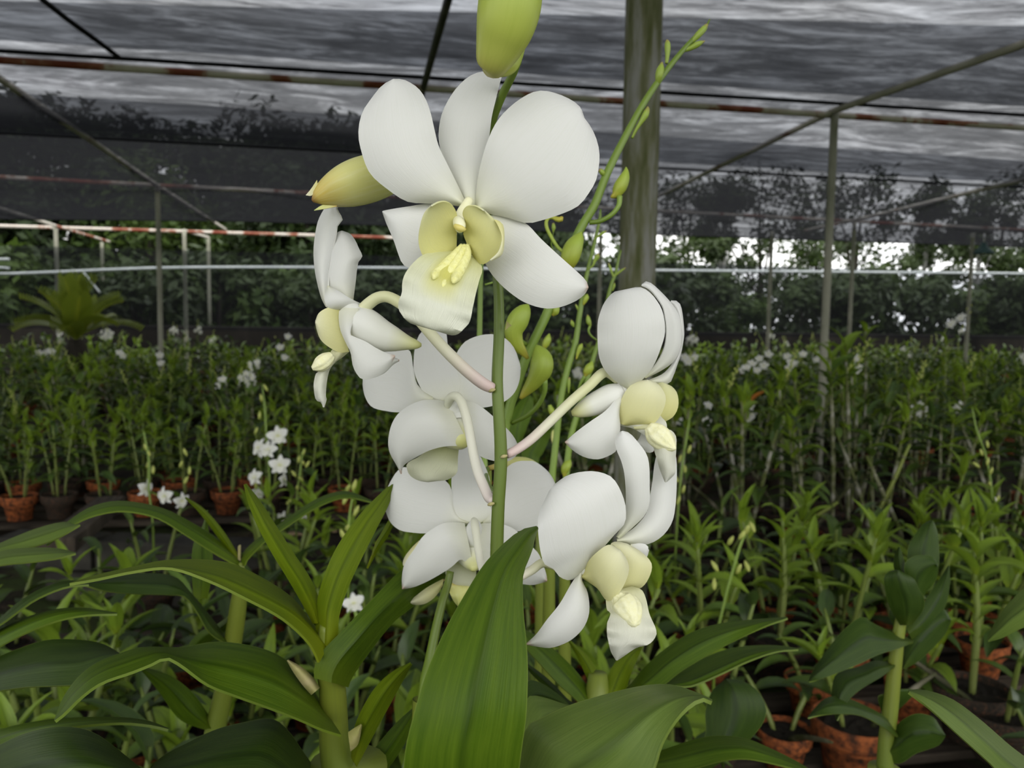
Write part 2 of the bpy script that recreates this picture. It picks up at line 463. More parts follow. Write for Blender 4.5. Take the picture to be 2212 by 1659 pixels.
def tube_mesh(name, pts, radii, mat, n=10, seg=None, cap=True, root=Vector((0, 0, 0)), lobes=None):
    seg = seg or max(6, 4*len(pts))
    d = np.array([[*p, r] for p, r in zip(pts, radii)], dtype=float)
    q = spline(d, seg)
    vs, uv, fs = [], [], []
    up = Vector((0.13, 0.21, 0.97))
    prev = None
    for i in range(seg+1):
        c = Vector(q[i, :3])
        t = Vector(q[min(i+1, seg), :3]) - Vector(q[max(i-1, 0), :3])
        t.normalize()
        if prev is None:
            a = t.cross(up)
            if a.length < 1e-3:
                a = t.cross(Vector((1, 0, 0)))
        else:
            a = prev - t*prev.dot(t)
        a.normalize()
        prev = a
        b = t.cross(a)
        for k in range(n):
            w = 6.28318*k/n
            rr = max(q[i, 3], 1e-5)
            if lobes:
                rr *= 1+lobes[0]*math.cos(lobes[1]*w)
            vs.append(c + a*(rr*math.cos(w)) + b*(rr*math.sin(w)) - root)
            uv.append((i/seg, k/n))
    for i in range(seg):
        for k in range(n):
            k2 = (k+1) % n
            fs.append((i*n+k, i*n+k2, (i+1)*n+k2, (i+1)*n+k))
    if cap:
        fs.append(tuple(range(n-1, -1, -1)))
        fs.append(tuple(seg*n+k for k in range(n)))
    return mesh(name, vs, fs, mat, uv)

def ptube(name, tf, pts, parent, mat, n=12, seg=None, root=None, lobes=None, label=None):
    """tube / bud from (x, y, width, depth) in zoomed photo pixels"""
    ox, oy, s = tf
    root = root if root is not None else root_of(parent)
    ps = [P(ox+s*x, oy+s*y, z) for x, y, w, z in pts]
    rs = [0.5*w*s*z/F for x, y, w, z in pts]
    o = link(name, tube_mesh(name, ps, rs, mat, n, seg, True, root, lobes), parent)
    if label:
        o['label'] = label
    return o

def wtube(name, pts, r, mat, parent=None, n=10, seg=None, root=None):
    root = root if root is not None else (root_of(parent) if parent is not None else Vector((0, 0, 0)))
    rs = r if isinstance(r, (list, tuple)) else [r]*len(pts)
    return link(name, tube_mesh(name, pts, rs, mat, n, seg or (1 if len(pts) == 2 else None), True, root), parent)

def box_data(x0, x1, y0, y1, z0, z1, bev=0.0):
    if not bev:
        v = [(x, y, z) for x in (x0, x1) for y in (y0, y1) for z in (z0, z1)]
        f = [(0, 1, 3, 2), (4, 6, 7, 5), (0, 4, 5, 1), (2, 3, 7, 6), (0, 2, 6, 4), (1, 5, 7, 3)]
        return v, f
    v = []
    for z, k in ((z0, bev), (z0+bev, 0), (z1-bev, 0), (z1, bev)):
        for x, y in ((x0+k, y0+k), (x1-k, y0+k), (x1-k, y1-k), (x0+k, y1-k)):
            v.append((x, y, z))
    f = [(3, 2, 1, 0), (12, 13, 14, 15)]
    for a in range(3):
        for k in range(4):
            k2 = (k+1) % 4
            f.append((a*4+k, a*4+k2, a*4+4+k2, a*4+4+k))
    return v, f

def lathe(name, prof, mat, n=24):
    vs, uv, fs = [], [], []
    for i, (r, z) in enumerate(prof):
        for k in range(n):
            w = 6.28318*k/n
            vs.append((r*math.cos(w), r*math.sin(w), z))
            uv.append((i/len(prof), k/n))
    for i in range(len(prof)-1):
        for k in range(n):
            k2 = (k+1) % n
            fs.append((i*n+k, i*n+k2, (i+1)*n+k2, (i+1)*n+k))
    return mesh(name, vs, fs, mat, uv)

# ================================================================== SETTING
ROOF = 2.40
Y0_NET = -1.0
WALL_Y = 14.2
rng = random.Random(7)

# ground inside and outside
def grid(name, x0, x1, y0, y1, nx, ny, zf, mat):
    vs = [(x0+(x1-x0)*i/nx, y0+(y1-y0)*j/ny, 0) for j in range(ny+1) for i in range(nx+1)]
    vs = [(x, y, zf(x, y)) for x, y, _ in vs]
    fs = [(j*(nx+1)+i, j*(nx+1)+i+1, (j+1)*(nx+1)+i+1, (j+1)*(nx+1)+i) for j in range(ny) for i in range(nx)]
    return mesh(name, vs, fs, mat)
structure(link('floor', grid('floor', -16, 20, -8, WALL_Y, 90, 60, lambda x, y: 0.012*noise.noise((x*2.2, y*2.2, 0))-0.012, 'soil_ground')), 'dark damp soil floor with mossy patches between the pots')
xs_ = [-90, -60, -40, -28, -20, -16, -10, -4, 2, 8, 14, 20, 28, 40, 60, 90]
ys_ = [-90, -60, -40, -25, -15, -8, -2, 4, 9, WALL_Y, 18, 24, 32, 44, 60, 90]
lv_ = [(x, y, -0.03+0.03*noise.noise((x*.4, y*.4, 3))) for y in ys_ for x in xs_]
lf_ = [(j*16+i, j*16+i+1, (j+1)*16+i+1, (j+1)*16+i) for j in range(15) for i in range(15)
       if not (xs_[i] >= -16 and xs_[i+1] <= 20 and ys_[j] >= -8 and ys_[j+1] <= WALL_Y)]
structure(link('lawn', mesh('lawn', lv_, lf_, 'grass_outside')), 'green grass outside beyond the low wall')

# low stained wall at the back
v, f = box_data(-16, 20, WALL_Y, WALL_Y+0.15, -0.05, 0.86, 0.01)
structure(link('wall_back', mesh('wall_back', v, f, 'stained_shaded_concrete', smooth=False)), 'low dark stained concrete wall behind the plants')

# shade-net ceiling: three strips of black shade cloth, hemmed with dark cord
def hem_line(pa, pb, h=ROOF+0.035):
    a, b = on_height(*pa, h), on_height(*pb, h)
    k = (b.y-a.y)/(b.x-a.x)
    return lambda x: a.y + k*(x-a.x)
hem1 = hem_line((0, 110), (1849, 226))
hem2 = hem_line((0, 287), (2168, 403))
hem3 = lambda x: 12.15 + 0.05*max(-x, 0)
ceil_root = structure(bpy.data.objects.new('ceiling', None), 'black woven shade cloth stretched over the pipe frame')
col.objects.link(ceil_root)
def net_panel(lo, hi, sag, seed, nx=110, ny=26, drop=0.0, mat='shade_net', lift=0.0):
    vs, fs = [], []
    for j in range(ny+1):
        t = j/ny
        for i in range(nx+1):
            x = -13+31*i/nx
            y = lo(x)*(1-t)+hi(x)*t
            rip = 0.018*noise.noise((x*0.9+seed, y*3.1, seed)) + 0.03*noise.noise((x*0.35, y*0.7, seed+5))
            bay = abs(math.sin((x+1.4)*math.pi/4.6))          # cloth rests on the depth pipes, sags between
            z = ROOF+0.035 - (sag*math.sin(math.pi*t)*(0.35+0.65*bay)) + rip*math.sin(math.pi*t)**0.5*1.0
            z -= drop*t**3*(0.2+0.8*max(0.0, min(1.0, (-x-2.0)/4.0)))
            vs.append((x, y, max(z, 1.9)+lift))
    fs = [(j*(nx+1)+i, j*(nx+1)+i+1, (j+1)*(nx+1)+i+1, (j+1)*(nx+1)+i) for j in range(ny) for i in range(nx)]
    o = link('net_panel', mesh('net_panel', vs, fs, mat), ceil_root)
    if lift:
        return o
    edge = [vs[ny*(nx+1)+i] for i in range(0, nx+1, 2)]
    h = link('hem', tube_mesh('hem', edge, [0.011]*len(edge), 'hem_black', 6, 160), o)
    return o
net_panel(lambda x: Y0_NET, hem1, 0.10, 1.3, ny=40)
net_panel(lambda x: hem1(x)-0.03, hem2, 0.10, 4.1)
net_panel(lambda x: hem2(x)-0.03, hem3, 0.16, 8.7, ny=40, drop=0.10)
lap1 = hem_line((1600, 65), (2212, 80))
lap2 = hem_line((100, 222), (1420, 308))
net_panel(lap1, lambda x: hem1(x)-.02, 0.07, 11.3, mat='shade_net_second', lift=.05)
net_panel(lap2, lambda x: hem2(x)-.02, 0.06, 14.1, mat='shade_net_second', lift=.05)
cable = [on_height(px, py, ROOF+0.02) for px, py in ((80, -10), (150, 45), (215, 92), (258, 125))]
d0 = (cable[0]-cable[1]).normalized()
link('tension_cable', tube_mesh('tension_cable', [cable[0]+d0*1.5]+cable, [0.012]*5, 'hem_black', 6), ceil_root)

# pipe frame of the shade house: one welded frame, every pipe a part
frame = thing('shade_house_frame', 'grey and rusty steel pipe frame holding up the shade cloth', 'pipe frame', (0, 6, 0))
def pipe(name, a, b, r, mat, ext_a=0.0, ext_b=0.0, n=10):
    d = (b-a).normalized()
    return wtube(name, [a-d*ext_a, b+d*ext_b], r, mat, frame, n, seg=24)
rp_ = lambda px, py: on_height(px, py, ROOF)
cross1 = (rp_(0, 130), rp_(2212, 276))
cross2 = (rp_(0, 383), rp_(2212, 497))
cross3 = (rp_(0, 488), rp_(700, 509))
pipe('cross_pipe', *cross1, 0.021, 'rusty_pipe', 4, 3)
pipe('cross_pipe', *cross2, 0.022, 'rusty_pipe', 3, 3)
pipe('cross_pipe', *cross3, 0.026, 'rusty_pipe', 4, 1.4)
pipe('roof_pipe', rp_(2212, 95), rp_(1800, 240), 0.021, 'galvanised_pipe', 1.6, 0.0)
pipe('roof_pipe', rp_(1800, 240), rp_(1420, 425), 0.020, 'galvanised_pipe', 0.0, 0.5)
pipe('roof_pipe', rp_(0, 170), rp_(340, 401), 0.022, 'galvanised_pipe', 2.4, 0.0)
pipe('roof_pipe', rp_(340, 401), rp_(487, 496), 0.022, 'galvanised_pipe')
pipe('roof_pipe', rp_(0, 450), rp_(120, 488), 0.024, 'galvanised_pipe', 4.0, 0.0)
pipe('roof_pipe', rp_(120, 488), rp_(236, 522), 0.024, 'rusty_pipe')
pipe('roof_pipe', rp_(397, 498), rp_(450, 513), 0.024, 'galvanised_pipe')
pipe('roof_pipe', rp_(2212, 388), rp_(1845, 476), 0.022, 'galvanised_pipe', 3.0, 0.0)
pipe('roof_pipe', rp_(1845, 476), rp_(1740, 498), 0.022, 'galvanised_pipe')
pipe('roof_pipe', rp_(966, 6), rp_(915, 188), 0.019, 'dark_pipe', 0.9, 0.0)
pipe('roof_pipe', rp_(915, 188), rp_(858, 424), 0.019, 'dark_pipe')
posts = [(1803, 246, .0255), (340, 402, .026), (120, 489, .030), (398, 498, .030), (220, 523, .030), (450, 514, .028), (1846, 478, .026), (1668, 500, .026), (2102, 503, .026), (1298, 497, .028), (22, 531, .034)]
for px, py, r in posts:
    t = rp_(px, py)
    pipe('post', Vector((t.x, t.y, -0.02)), t, r, 'post_pipe')
rail = [on_y(px, py, 13.55) for px, py in ((-500, 596), (0, 592), (400, 578), (1000, 580), (1400, 584), (2212, 591), (2700, 597))]
wtube('rail', rail, 0.024, 'grey_rail', frame, 8, seg=40)
a, b = on_y(180, 588, 13.5), on_y(216, 632, 13.5)
pipe('brace', a, b, 0.014, 'grey_rail')
a, b = on_y(0, 560, 13.4), on_y(20, 560, 13.4)
pipe('brace', a, b, 0.02, 'grey_rail', 1.0)
a, b = on_y(0, 578, 13.4), on_y(20, 580, 13.4)
pipe('brace', a, b, 0.02, 'grey_rail', 1.0)

# side net hung from the rail down to the wall
vs, fs = [], []
for i in range(61):
    x = -13+31*i/60
    zt = 2.08
    for j in range(7):
        vs.append((x, 13.62+0.05*noise.noise((x*.8, j*.4, 2)), 0.80+(zt-0.80)*j/6))
for i in range(60):
    for j in range(6):
        k = i*7+j
        fs.append((k, k+7, k+8, k+1))
sn = link('side_net', mesh('side_net', vs, fs, 'side_net'))
tag(sn, 'dark see-through side net hanging from the grey rail to the low wall', 'net')

# round mossy post standing among the plants
pb = P(1384, 300, 2.3)
po = link('mossy_post', tube_mesh('mossy_post', [(0, 0, -0.02), (0, 0, 1.2), (0, 0, ROOF+0.01)], [0.0545, 0.0535, 0.0525], 'mossy_post', 28, 12), None, (pb.x, pb.y, 0))
tag(po, 'thick round grey post streaked with green moss', 'post')

# green pendant lamp under the roof edge
lp = P(2124, 548, 11.6)
lamp = thing('pendant_lamp', 'green conical pendant lamp hanging under the shade cloth edge', 'lamp', lp)
link('lamp_shade', lathe('lamp_shade', [(0.155, 0.0), (0.150, 0.012), (0.085, 0.075), (0.045, 0.115), (0.040, 0.16), (0.0, 0.165), (0.0, 0.155), (0.035, 0.15), (0.04, 0.11), (0.08, 0.07), (0.143, 0.010), (0.155, 0.0)], 'lamp_green', 24), lamp)
link('bulb', lathe('bulb', [(0.0, -0.01), (0.03, 0.0), (0.042, 0.035), (0.03, 0.07), (0.018, 0.10), (0.018, 0.15)], 'lamp_white', 14), lamp)
wtube('cord', [lp+Vector((0, 0, .16)), Vector((lp.x, lp.y, ROOF-0.01))], 0.012, 'lamp_white', lamp, 8)

# low concrete blocks and plank beside the path (each block a part)
def block_row(name, label, a, b, courses, bl=0.38, bh=0.15, bd=0.14, z0=0.0):
    d = (b-a); d.z = 0
    ln = d.length; d.normalize()
    t = thing(name, label, 'block kerb', (a.x, a.y, z0), math.atan2(d.y, d.x))
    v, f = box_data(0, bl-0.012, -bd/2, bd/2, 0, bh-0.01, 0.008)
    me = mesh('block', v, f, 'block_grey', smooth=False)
    r2 = random.Random(len(label))
    for c in range(courses):
        x = -(c % 2)*bl*0.5
        while x < ln:
            link('block', me, t, (x, r2.uniform(-.008, .008), c*bh))
            x += bl
    return t
ka, kb = on_height(120, 1150, 0.24), on_height(560, 1166, 0.24)
block_row('block_kerb', 'low kerb of dark concrete blocks beside the earth path', ka, kb, 2, bh=0.12)
def plank(name, a, b, w, h, mat, label=None, cat=None, group=None, parent=None):
    d = b-a
    ln = d.length
    v, f = box_data(0, ln, -w/2, w/2, -h/2, h/2, 0.004)
    me = mesh(name, v, f, mat, smooth=False)
    o = link(name, me, parent)
    x = d.normalized(); y = Vector((0, 0, 1)).cross(x).normalized(); z = x.cross(y)
    o.matrix_world = Matrix(((x.x, y.x, z.x, a.x), (x.y, y.y, z.y, a.y), (x.z, y.z, z.z, a.z), (0, 0, 0, 1)))
    if label:
        tag(o, label, cat, group)
    return o
plank('timber_plank', P(120, 1182, 2.30), P(240, 1085, 3.15), 0.10, 0.05, 'weathered_plank', 'old mossy timber plank leaning beside the block kerb', 'plank')

# low racks the pots stand on: two rails and cross slats each
def rack(label, x0, x1, y0, y1, h=0.055, n=None):
    t = thing('pot_rack', label, 'rack', ((x0+x1)/2, (y0+y1)/2, 0), 0, 'low timber pot racks')
    n = n or max(3, int((x1-x0)/0.9))
    w, d = x1-x0, y1-y0
    v, f = box_data(-w/2, w/2, -0.035, 0.035, h-0.022, h, 0.003)
    me = mesh('slat', v, f, 'weathered_plank', smooth=False)
    k = max(3, int(d/0.13))
    for i in range(k):
        ys = -d/2+0.04+(d-0.08)*i/(k-1)
        if abs((y0+y1)/2+ys-pb.y) < 0.10 and x0 < pb.x < x1:       # slat stops short on both sides of the post
            for xa, xb in ((-w/2, pb.x-(x0+x1)/2-0.065), (pb.x-(x0+x1)/2+0.065, w/2)):
                v2, f2 = box_data(xa, xb, -0.035, 0.035, h-0.022, h, 0.003)
                link('slat', mesh('slat', v2, f2, 'weathered_plank', smooth=False), t, (0, ys, 0))
            continue
        link('slat', me, t, (0, ys, 0))
    v, f = box_data(-0.05, 0.05, -d/2, d/2, 0, h-0.0225, 0.004)
    me = mesh('bearer', v, f, 'weathered_plank', smooth=False)
    for i in range(n):
        link('bearer', me, t, (-w/2+0.08+(w-0.16)*i/(n-1), 0, 0))
rack('low slatted timber rack under the small orchids around the mossy post', -2.3, 2.9, 1.02, 2.62)
rack('low slatted timber rack under the tall bare-caned orchids', 0.72, 4.6, 2.86, 3.74)
rack('low slatted timber rack under the row of orange pots across the path', -3.7, 0.70, 4.0, 4.6)
rack('low slatted timber rack under the bushy orchids at the end of the block kerb', -4.1, -1.55, 2.72, 3.52)

# ------------------------------------------------------------------ trees beyond the wall
def foliage(name, seed, h, r, base, n, size, mat, blobs=26, flat=0.75):
    r3 = random.Random(seed)
    vs, fs = [], []
    cs = []
    for b in range(blobs):
        w = r3.uniform(0, 6.283)
        q = r*math.sqrt(r3.random())*0.85
        z = base + (h-base)*(0.08+0.84*r3.random())
        k = math.sin(math.pi*min(0.98, max(0.05, (z-base)/(h-base))))**0.5
        cs.append((Vector((q*k*math.cos(w), q*k*math.sin(w), z)), r*r3.uniform(0.22, 0.42)))
    for i in range(n):
        c, br = cs[r3.randrange(blobs)]
        d = Vector((r3.gauss(0, 1), r3.gauss(0, 1), r3.gauss(0, flat))).normalized()
        p = c + d*br*(r3.random()**0.4)
        nrm = (d*0.7+Vector((r3.gauss(0, .5), r3.gauss(0, .5), r3.gauss(0.4, .5)))).normalized()
        a = nrm.cross(Vector((r3.gauss(0, 1), r3.gauss(0, 1), r3.gauss(0, 1)))).normalized()
        b2 = nrm.cross(a)
        s = size*r3.uniform(0.6, 1.3)
        k = len(vs)
        vs += [p-a*s, p-b2*s*0.42+a*s*.1, p+a*s, p+b2*s*0.42-a*s*.1]
        fs.append((k, k+1, k+2, k+3))
    return mesh(name, vs, fs, mat, smooth=False), cs

def tree_proto(seed, h, r, base, n, size, mat, trunk_r, trunk_mat='bark', blobs=26):
    me, cs = foliage('foliage', seed, h, r, base, n, size, mat, blobs)
    r3 = random.Random(seed+50)
    parts = [tube_mesh('trunk', [(0, 0, -0.1), (r3.uniform(-.1, .1), r3.uniform(-.1, .1), h*0.35), (r3.uniform(-.25, .25), r3.uniform(-.25, .25), h*0.8)], [trunk_r, trunk_r*0.8, trunk_r*0.25], trunk_mat, 9, 12)]
    for c, br in cs[:9]:
        z0 = base*0.5 + 0.35*c.z
        parts.append(tube_mesh('branch', [(0, 0, z0), (c.x*0.4, c.y*0.4, z0+(c.z-z0)*0.6), tuple(c)], [trunk_r*0.4, trunk_r*0.28, 0.012], trunk_mat, 6, 8))
    return me, parts

protos = {
    'open': tree_proto(11, 7.4, 2.6, 1.0, 4300, 0.13, 'tree_leaf', 0.12, blobs=34),
    'dense': tree_proto(12, 6.4, 2.4, 0.4, 7500, 0.15, 'tree_leaf', 0.14, blobs=34),
    'light': tree_proto(13, 5.4, 2.2, 0.3, 6500, 0.14, 'tree_leaf_light', 0.11, blobs=30),
    'deep': tree_proto(14, 6.8, 2.7, 0.2, 8500, 0.16, 'tree_leaf_deep', 0.15, blobs=38),
    'slim': tree_proto(15, 7.8, 1.7, 1.5, 3800, 0.15, 'tree_leaf', 0.09, 'tree_trunk_pale', blobs=26),
    'shrub': tree_proto(16, 2.1, 1.3, 0.0, 3000, 0.11, 'tree_leaf', 0.05, blobs=22),
    'shrub_light': tree_proto(17, 1.8, 1.2, 0.0, 2600, 0.11, 'tree_leaf_light', 0.05, blobs=22),
}
TREE_LABEL = {'open': 'tall open-crowned tree with sky showing through its leaves', 'dense': 'full green broadleaf tree standing behind the low wall',
              'light': 'brighter yellow-green broadleaf tree behind the low wall', 'deep': 'dark-leaved dense tree standing behind the low wall',
              'slim': 'slim tall tree with a pale trunk behind the low wall', 'shrub': 'dark green shrub growing just beyond the low wall',
              'shrub_light': 'light green shrub growing just beyond the low wall'}
def tree(kind, px, y, s=1.0, rz=0.0):
    p = on_y(px, 690, y)
    t = thing('shrub' if 'shrub' in kind else 'tree', TREE_LABEL[kind], 'shrub' if 'shrub' in kind else 'tree', (p.x, p.y, 0), rz, kind.replace('_', ' ')+' greenery beyond the wall', s)
    me, parts = protos[kind]
    link('foliage', me, t)
    for q in parts:
        link(q.name.split('.')[0], q, t)
for k, (kind, px, y, s) in enumerate([
        ('deep', -60, 18.5, .95), ('deep', 130, 20.0, 1.0), ('light', 330, 19.0, 1.0), ('dense', 520, 20.5, 1.05), ('deep', 700, 19.0, .95),
        ('dense', 900, 21.0, 1.05), ('deep', 1080, 20.0, .95), ('open', 1240, 20.5, .85), ('open', 1480, 22.0, .95), ('open', 1640, 20.0, .92),
        ('slim', 1560, 18.5, .82), ('open', 1840, 21.5, 1.0), ('slim', 1990, 19.0, .86), ('open', 1760, 24.0, .95), ('open', 2150, 22.5, 1.05), ('slim', 2105, 17.5, .75),
        ('deep', 2330, 20.0, 1.0), ('dense', -260, 20.0, 1.0), ('deep', -520, 19.0, 1.0), ('dense', -820, 20.0, 1.0), ('dense', 2600, 21.0, 1.0), ('deep', 2900, 20.0, 1.0), ('deep', 240, 24.0, 1.1), ('deep', 620, 25.0, 1.1), ('deep', 1000, 25.5, 1.1), ('deep', 420, 23.0, 1.0), ('dense', 60, 24.5, 1.1), ('deep', 820, 23.5, 1.05), ('dense', 1180, 24.0, .95)]):
    tree(kind, px, y, s*(.88 if px < 1150 else .76), k*1.7)
for k, px in enumerate(range(-700, 2900, 128)):
    if 1770 < px < 1850 or 2120 < px < 2200:
        continue
    tree('shrub_light' if k % 4 == 2 else 'shrub', px+rng.uniform(-30, 30), 15.6+rng.uniform(0, 1.3), rng.uniform(0.85, 1.2), k*2.3)

# ================================================================== FLOWERING ORCHID (main subject)
PX = (0, 0, 1.0)
Z1, Z2, Z3, Z4 = (650, 0, .31646), (650, 400, .31646), (750, 700, .27125), (800, 950, .22604)
Z5, Z6, Z7, Z8 = (1100, 560, .26528), (1100, 900, .33141), (640, 420, .2893), (1060, 0, .42194)
ZA, ZC, ZD = (0, 1000, .40687), (800, 1100, .40687), (1500, 1000, .3973)
Z9, Z10 = (1080, 420, .21698), (1140, 680, .2291)

# pot mesh shared by all pots: rim radius 1 unit scaled later
def pot_mesh(name, mat, n=28):
    return lathe(name, [(0.0, 0.0), (0.60, 0.0), (0.63, 0.03), (0.80, 1.02), (0.83, 1.04), (0.95, 1.05), (0.965, 1.10), (1.0, 1.52), (0.985, 1.56), (0.93, 1.56), (0.915, 1.50), (0.86, 1.10), (0.84, 1.0), (0.82, 0.9)], mat, n)
POT = {'orange': pot_mesh('pot', 'terracotta'), 'aged': pot_mesh('pot', 'terracotta_aged_shaded')}
def mix_mesh(seed):
    r3 = random.Random(seed)
    vs, fs = [], []
    R_ = 7
    for i in range(R_+1):
        for k in range(18):
            w = 6.28318*k/18
            rr = 0.905*i/R_
            vs.append((rr*math.cos(w), rr*math.sin(w), 1.36+r3.uniform(-.05, .07)*(i < R_)))
    for i in range(R_):
        for k in range(18):
            k2 = (k+1) % 18
            fs.append((i*18+k, i*18+k2, (i+1)*18+k2, (i+1)*18+k))
    return mesh('potting_mix', vs, fs, 'potting_mix', smooth=False)
MIX = [mix_mesh(1), mix_mesh(2)]
RACK_H = 0.057
def add_pot(t, style, r, k=0):
    S = Matrix.Diagonal((r, r, r*0.92, 1))
    link('pot', POT[style], t, mat4=S)
    link('potting_mix', MIX[k % 2], t, mat4=S)

def ground_root(px, py, z):
    p = P(px, py, z)
    return Vector((p.x, p.y, RACK_H))

# rack under the foreground plants
rack('low slatted timber rack under the big foreground orchids', -0.55, 0.75, 0.12, 0.98)

hr = ground_root(1082, 1250, .315)
hero = thing('flowering_orchid', 'orchid in full bloom with large open white flowers and yellow lips', 'orchid', hr)
add_pot(hero, 'orange', 0.085)
st = .300
# flower stem: from the cane top up through the blooms
ptube('flower_stem', PX, [(1072, 1420, 30, .300), (1073, 1300, 29, .300), (1073, 1200, 29, .300), (1076, 1100, 28, .300), (1082, 990, 28, .300), (1078, 900, 26, .300), (1074, 820, 25, .301), (1078, 720, 24, .302), (1076, 620, 22, .302), (1066, 520, 21, .301), (1054, 420, 20, .297), (1052, 330, 19, .290), (1062, 265, 19, .283), (1085, 205, 18, .277), (1108, 160, 17, .270), (1122, 120, 16, .266), (1128, 60, 14, .262), (1130, -40, 11, .26)], hero, 'flower_stem_green', 14, 60)
top = P(1072, 1420, .300)
wtube('cane', [Vector((hr.x, hr.y, hr.z+0.115)), Vector((hr.x+.004, hr.y+.004, 0.45)), Vector((top.x, top.y, top.z-.02)), top], [.0085, .0095, .008, .004], 'cane_near', hero, 14, 30)
# node sheaths and dried bracts on the stem
for x, y in ((1062, 842), (1088, 985), (1060, 1088)):
    ptube('node_bract', PX, [(x-6, y+3, 4, .2975), (x, y+1, 9, .2968), (x+8, y-1, 4, .297)], hero, 'sheath_dry', 8, 6)
patch('node_bract', Z2, [(1395, 990), (1400, 960), (1402, 925)], [(1400, 985), (1425, 965), (1440, 960)], .298, hero, 'sheath_dry', nu=5, nv=4)

def core(tf, pts, mat='column', lab=None):
    o = ptube('flower', tf, pts, hero, mat, 12)
    if lab:
        o['label'] = lab
    return o

# ---- flower facing the camera
fl = core(Z2, [(1150, 100, 60, .272), (1100, 190, 80, .268), (1090, 250, 95, .263), (1085, 300, 60, .259)], lab='large front-facing open white flower with a greenish-yellow lip')
patch('petal', PX, [(1005, 446), (960, 440), (915, 438), (878, 434), (837, 408), (799, 373), (780, 322), (775, 285), (783, 245), (803, 214), (826, 186), (850, 172)], [(1006, 440), (990, 405), (968, 360), (947, 316), (938, 280), (930, 245), (919, 215), (905, 194), (888, 181), (870, 173), (850, 172)], [.2725, .2690, .2655, .2645, .2665, .2700], fl, 'petal_white', .0055, .0060, 26, 14, (.0006, 2.5))
patch('dorsal_sepal', PX, [(1012, 446), (996, 420), (966, 364), (949, 308), (951, 263), (963, 228), (985, 193), (1011, 168), (1036, 157), (1062, 154)], [(1026, 446), (1031, 411), (1038, 364), (1052, 316), (1058, 285), (1062, 253), (1071, 215), (1080, 177), (1083, 161), (1066, 154)], [.2745, .2755, .2745, .2735, .2750, .2785], fl, 'petal_white', .0035, .0020, 24, 12, (.0004, 2))
patch('petal', PX, [(1029, 450), (1030, 415), (1036, 370), (1052, 310), (1074, 263), (1106, 228), (1144, 203), (1172, 197), (1204, 204), (1235, 218), (1252, 232)], [(1032, 454), (1062, 462), (1093, 468), (1137, 481), (1172, 475), (1220, 459), (1251, 443), (1273, 415), (1288, 386), (1294, 342), (1290, 310), (1277, 278), (1260, 254), (1256, 240)], [.2725, .2685, .2650, .2640, .2655, .2690], fl, 'petal_white', .0060, .0055, 26, 16, (.0006, 2.5))
patch('lateral_sepal', PX, [(990, 470), (960, 450), (925, 441), (880, 447), (845, 453), (827, 457)], [(985, 530), (950, 555), (915, 572), (884, 579), (868, 566), (860, 545), (850, 515), (836, 483), (827, 457)], [.2745, .2750, .2745, .2740, .2770], fl, 'petal_white', .002, .004, 20, 12)
patch('lateral_sepal', PX, [(1060, 466), (1084, 466), (1134, 482), (1169, 517), (1213, 558), (1245, 587), (1264, 606), (1270, 621)], [(1045, 560), (1060, 588), (1080, 612), (1105, 634), (1134, 653), (1172, 665), (1205, 664), (1238, 652), (1260, 637), (1270, 621)], [.2735, .2720, .2690, .2665, .2660, .2680], fl, 'petal_tip', .0040, .0045, 22, 14)
# lip: two upright side lobes and the frilled middle lobe with its callus
lip = patch('lip', Z2, [(1060, 440), (950, 450), (830, 482), (740, 566), (700, 640), (690, 740), (668, 800), (680, 870), (740, 932), (800, 952), (880, 962)], [(1150, 470), (1210, 520), (1236, 580), (1215, 650), (1190, 750), (1172, 830), (1150, 930), (1090, 1000), (1040, 1020), (980, 1006), (900, 966)], [.2660, .2600, .2540, .2490, .2470, .2480, .2510], fl, 'lip_frill', .0035, .0035, 34, 22, (.0013, 6), label='frilled pale greenish-white lip')
patch('side_lobe', Z2, [(1060, 330), (1070, 250), (1055, 170), (1010, 118), (950, 112), (890, 140)], [(1060, 440), (1000, 505), (910, 520), (838, 490), (803, 390), (815, 270), (845, 190), (890, 140)], [.2660, .2635, .2600, .2560, .2530], lip, 'lip_yellow', -.0015, .0010, 20, 14)
patch('side_lobe', Z2, [(1110, 330), (1125, 250), (1105, 190), (1130, 145), (1190, 140), (1250, 172)], [(1150, 430), (1190, 500), (1235, 540), (1290, 512), (1345, 455), (1372, 345), (1340, 262), (1250, 172)], [.2655, .2620, .2580, .2560, .2545], lip, 'lip_yellow', -.001, .0020, 20, 14)
patch('side_lobe_edge', Z2, [(1320, 235), (1350, 290), (1372, 360), (1350, 450), (1290, 510)], [(1330, 240), (1375, 270), (1385, 360), (1370, 470), (1300, 515)], .2555, lip, 'lip_pale', 0, .0015, 12, 4)
for k, (dx, x1, y1) in enumerate(((-46, 905, 640), (0, 965, 702), (46, 1040, 668))):
    ptube('callus', Z2, [(1118+dx*.4, 410, 30, .2632), (1085+dx, 490, 62, .2600), ((1030+dx*1.5+x1)/2, (560+y1)/2, 76, .2556), (x1+8, y1-22, 52, .2522), (x1, y1, 14, .2505)], lip, 'callus', 12, 22, None, (.06, 5))
ptube('column', Z2, [(1070, 240, 70, .2620), (1080, 262, 84, .2590), (1090, 285, 74, .2575), (1100, 312, 40, .2570)], fl, 'column', 14, 12)
ptube('anther_cap', Z2, [(1052, 276, 30, .2572), (1076, 290, 46, .2562), (1106, 300, 40, .2562), (1124, 302, 16, .2566)], fl, 'anther', 12, 10)
ptube('pedicel', PX, [(1062, 478, 14, .300), (1050, 470, 16, .292), (1035, 466, 17, .284), (1016, 462, 18, .275)], fl, 'pedicel_cream', 10)

